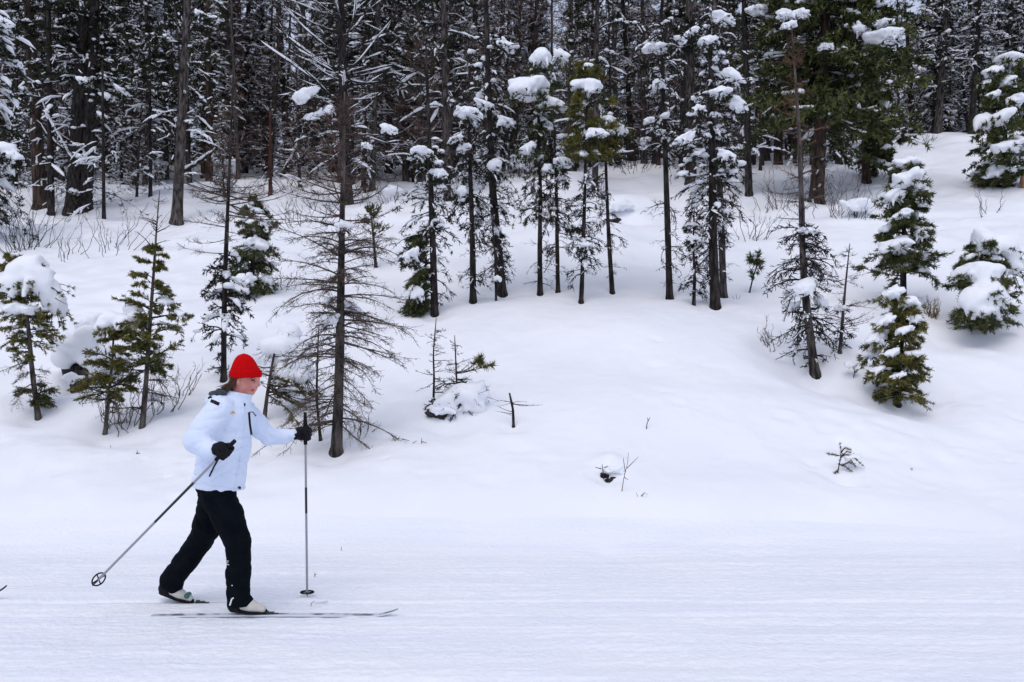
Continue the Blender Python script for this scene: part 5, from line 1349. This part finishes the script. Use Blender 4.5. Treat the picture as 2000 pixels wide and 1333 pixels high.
# shoes
def shoe(heel, ball, toe, D, r, name, tapepx):
    A, B, C = P(*heel, D), P(*ball, D), P(*toe, D)
    F = Field(0.0055); F.rc(A + [0, 0, 0.020], B + [0, 0, 0.010], r * 1.15, r, 0.03).rc(B + [0, 0, 0.010], C, r, r * 0.62, 0.02)
    ax = nrm(C - A); up = np.cross(ax, [0, 1.0, 0]); up = up if up[2] > 0 else -up
    cutp = A - up * 0.026
    up_m = sk(F.mesh(cuts=[(cutp, -up)]), name, 'shoe')
    S = Field(0.0055); S.rc(A - up * 0.022, B - up * 0.022, 0.030, 0.030, 0.02, 1.25).rc(B - up * 0.022, C - up * 0.012 + ax * 0.02, 0.030, 0.020, 0.02, 1.2)
    sk(S.mesh(cuts=[(A - up * 0.015, up), (A - up * 0.036, -up)]), 'sole', 'black', up_m)
    H = Field(0.0055); H.rc(A + up * 0.02, A + ax * 0.03 + up * 0.0, r * 1.2, r * 1.12, 0.02); H.rc(A, A + up * 0.06, r * 1.15, r, 0.02)
    sk(H.mesh(cuts=[(A - up * 0.03, -up), (A + ax * 0.035 + up * 0.01, nrm(ax + up * 0.7))]), 'heel_counter', 'black', up_m)
    T = Field(0.0055); T.rc(C - ax * 0.004, C + ax * 0.022 - up * 0.006, r * 0.5, 0.010, 0.01)
    sk(T.mesh(), 'toe_cap', 'black', up_m)
    if tapepx:
        T = Field(0.005); Q = P(*tapepx, D); T.rc(Q - [0, 0.02, 0], Q + [0, 0.02, 0], r * 0.52, r * 0.52, 0.01); sk(T.mesh(), 'tape', 'teal', up_m)
shoe((458, 1183), (490, 1187), (513, 1190), NEAR, 0.037, 'shoe', None)
shoe((322, 1151), (351, 1164), (371, 1169), 5.735, 0.034, 'shoe', (367, 1163))

# skis
def ski(label, px0, px1, D, seed, dz=0.0, curl=0.055, bind=None):
    x0, x1 = (px0 - CX) / FPX * D, (px1 - CX) / FPX * D
    n = 60; u = np.linspace(0, 1, n); x = x0 + (x1 - x0) * u
    L = x1 - x0
    zg = float(np.mean(terrain(x, np.full(n, D)) + trail_relief(x, np.full(n, D)))) + 0.000 + dz
    z = zg + curl * np.clip((u - 1 + 0.19 / L) * L / 0.19, 0, 1) ** 2.2 + 0.006 * np.sin(np.pi * u)
    w = 0.0225 * np.where(u > 1 - 0.13 / L, np.sqrt(np.clip((1 - u) * L / 0.13, 0.02, 1)), 1) * (1 - 0.08 * np.sin(np.pi * u))
    root = thing('ski', label, 'ski', ((x0 + x1) / 2, D, zg)); o = np.array(root.location)
    for nm, mat, zo, th, ww in (('ski_body', 'skidark' if seed == 3 else 'skibase', 0.0, 0.009, 1.0), ('top_sheet', 'skidark' if seed == 3 else 'skibase' if seed == 2 else 'skitop', 0.0095, 0.002, 0.93)):
        V = np.stack([np.stack([x, D - w * ww, z + zo], 1), np.stack([x, D + w * ww, z + zo], 1), np.stack([x, D + w * ww, z + zo + th], 1), np.stack([x, D - w * ww, z + zo + th], 1)], 1)
        idx = np.arange(n * 4).reshape(n, 4)
        f = np.concatenate([np.stack([idx[:-1, k], idx[:-1, (k + 1) % 4], idx[1:, (k + 1) % 4], idx[1:, k]], 1) for k in range(4)] + [idx[:1, ::-1], idx[-1:]])
        m = MB(); m.add(V.reshape(-1, 3), f); m.build(nm, mat, root, o, smooth=False)
    if bind:
        bx = (bind - CX) / FPX * D; m = MB()
        for cx_, hx, hz, zz in ((bx, 0.030, 0.008, 0.020), (bx + 0.035, 0.022, 0.005, 0.016), (bx - 0.02, 0.012, 0.012, 0.022)):
            c = np.array([cx_, D, zg + zz]); e = np.array([hx, 0.017, hz])
            s = np.array([(-1, -1, -1), (1, -1, -1), (1, 1, -1), (-1, 1, -1), (-.8, -.8, 1), (.8, -.8, 1), (.8, .8, 1), (-.8, .8, 1)]) * e + c
            m.add(s, np.array([(0, 3, 2, 1), (4, 5, 6, 7), (0, 1, 5, 4), (1, 2, 6, 5), (2, 3, 7, 6), (3, 0, 4, 7)]))
        m.build('binding', 'skidark', root, o, smooth=False)
ski('front ski under the near foot with upturned tip', 297, 778, NEAR, 1, dz=0.002, curl=0.04, bind=527)
ski('rear ski under the lifted far heel', 168, 640, 5.735, 2, dz=-0.013, curl=0.02, bind=392)
ski('upturned tip of a following ski entering at the left edge', -460, 13, 5.78, 3, curl=0.075, dz=0.004)
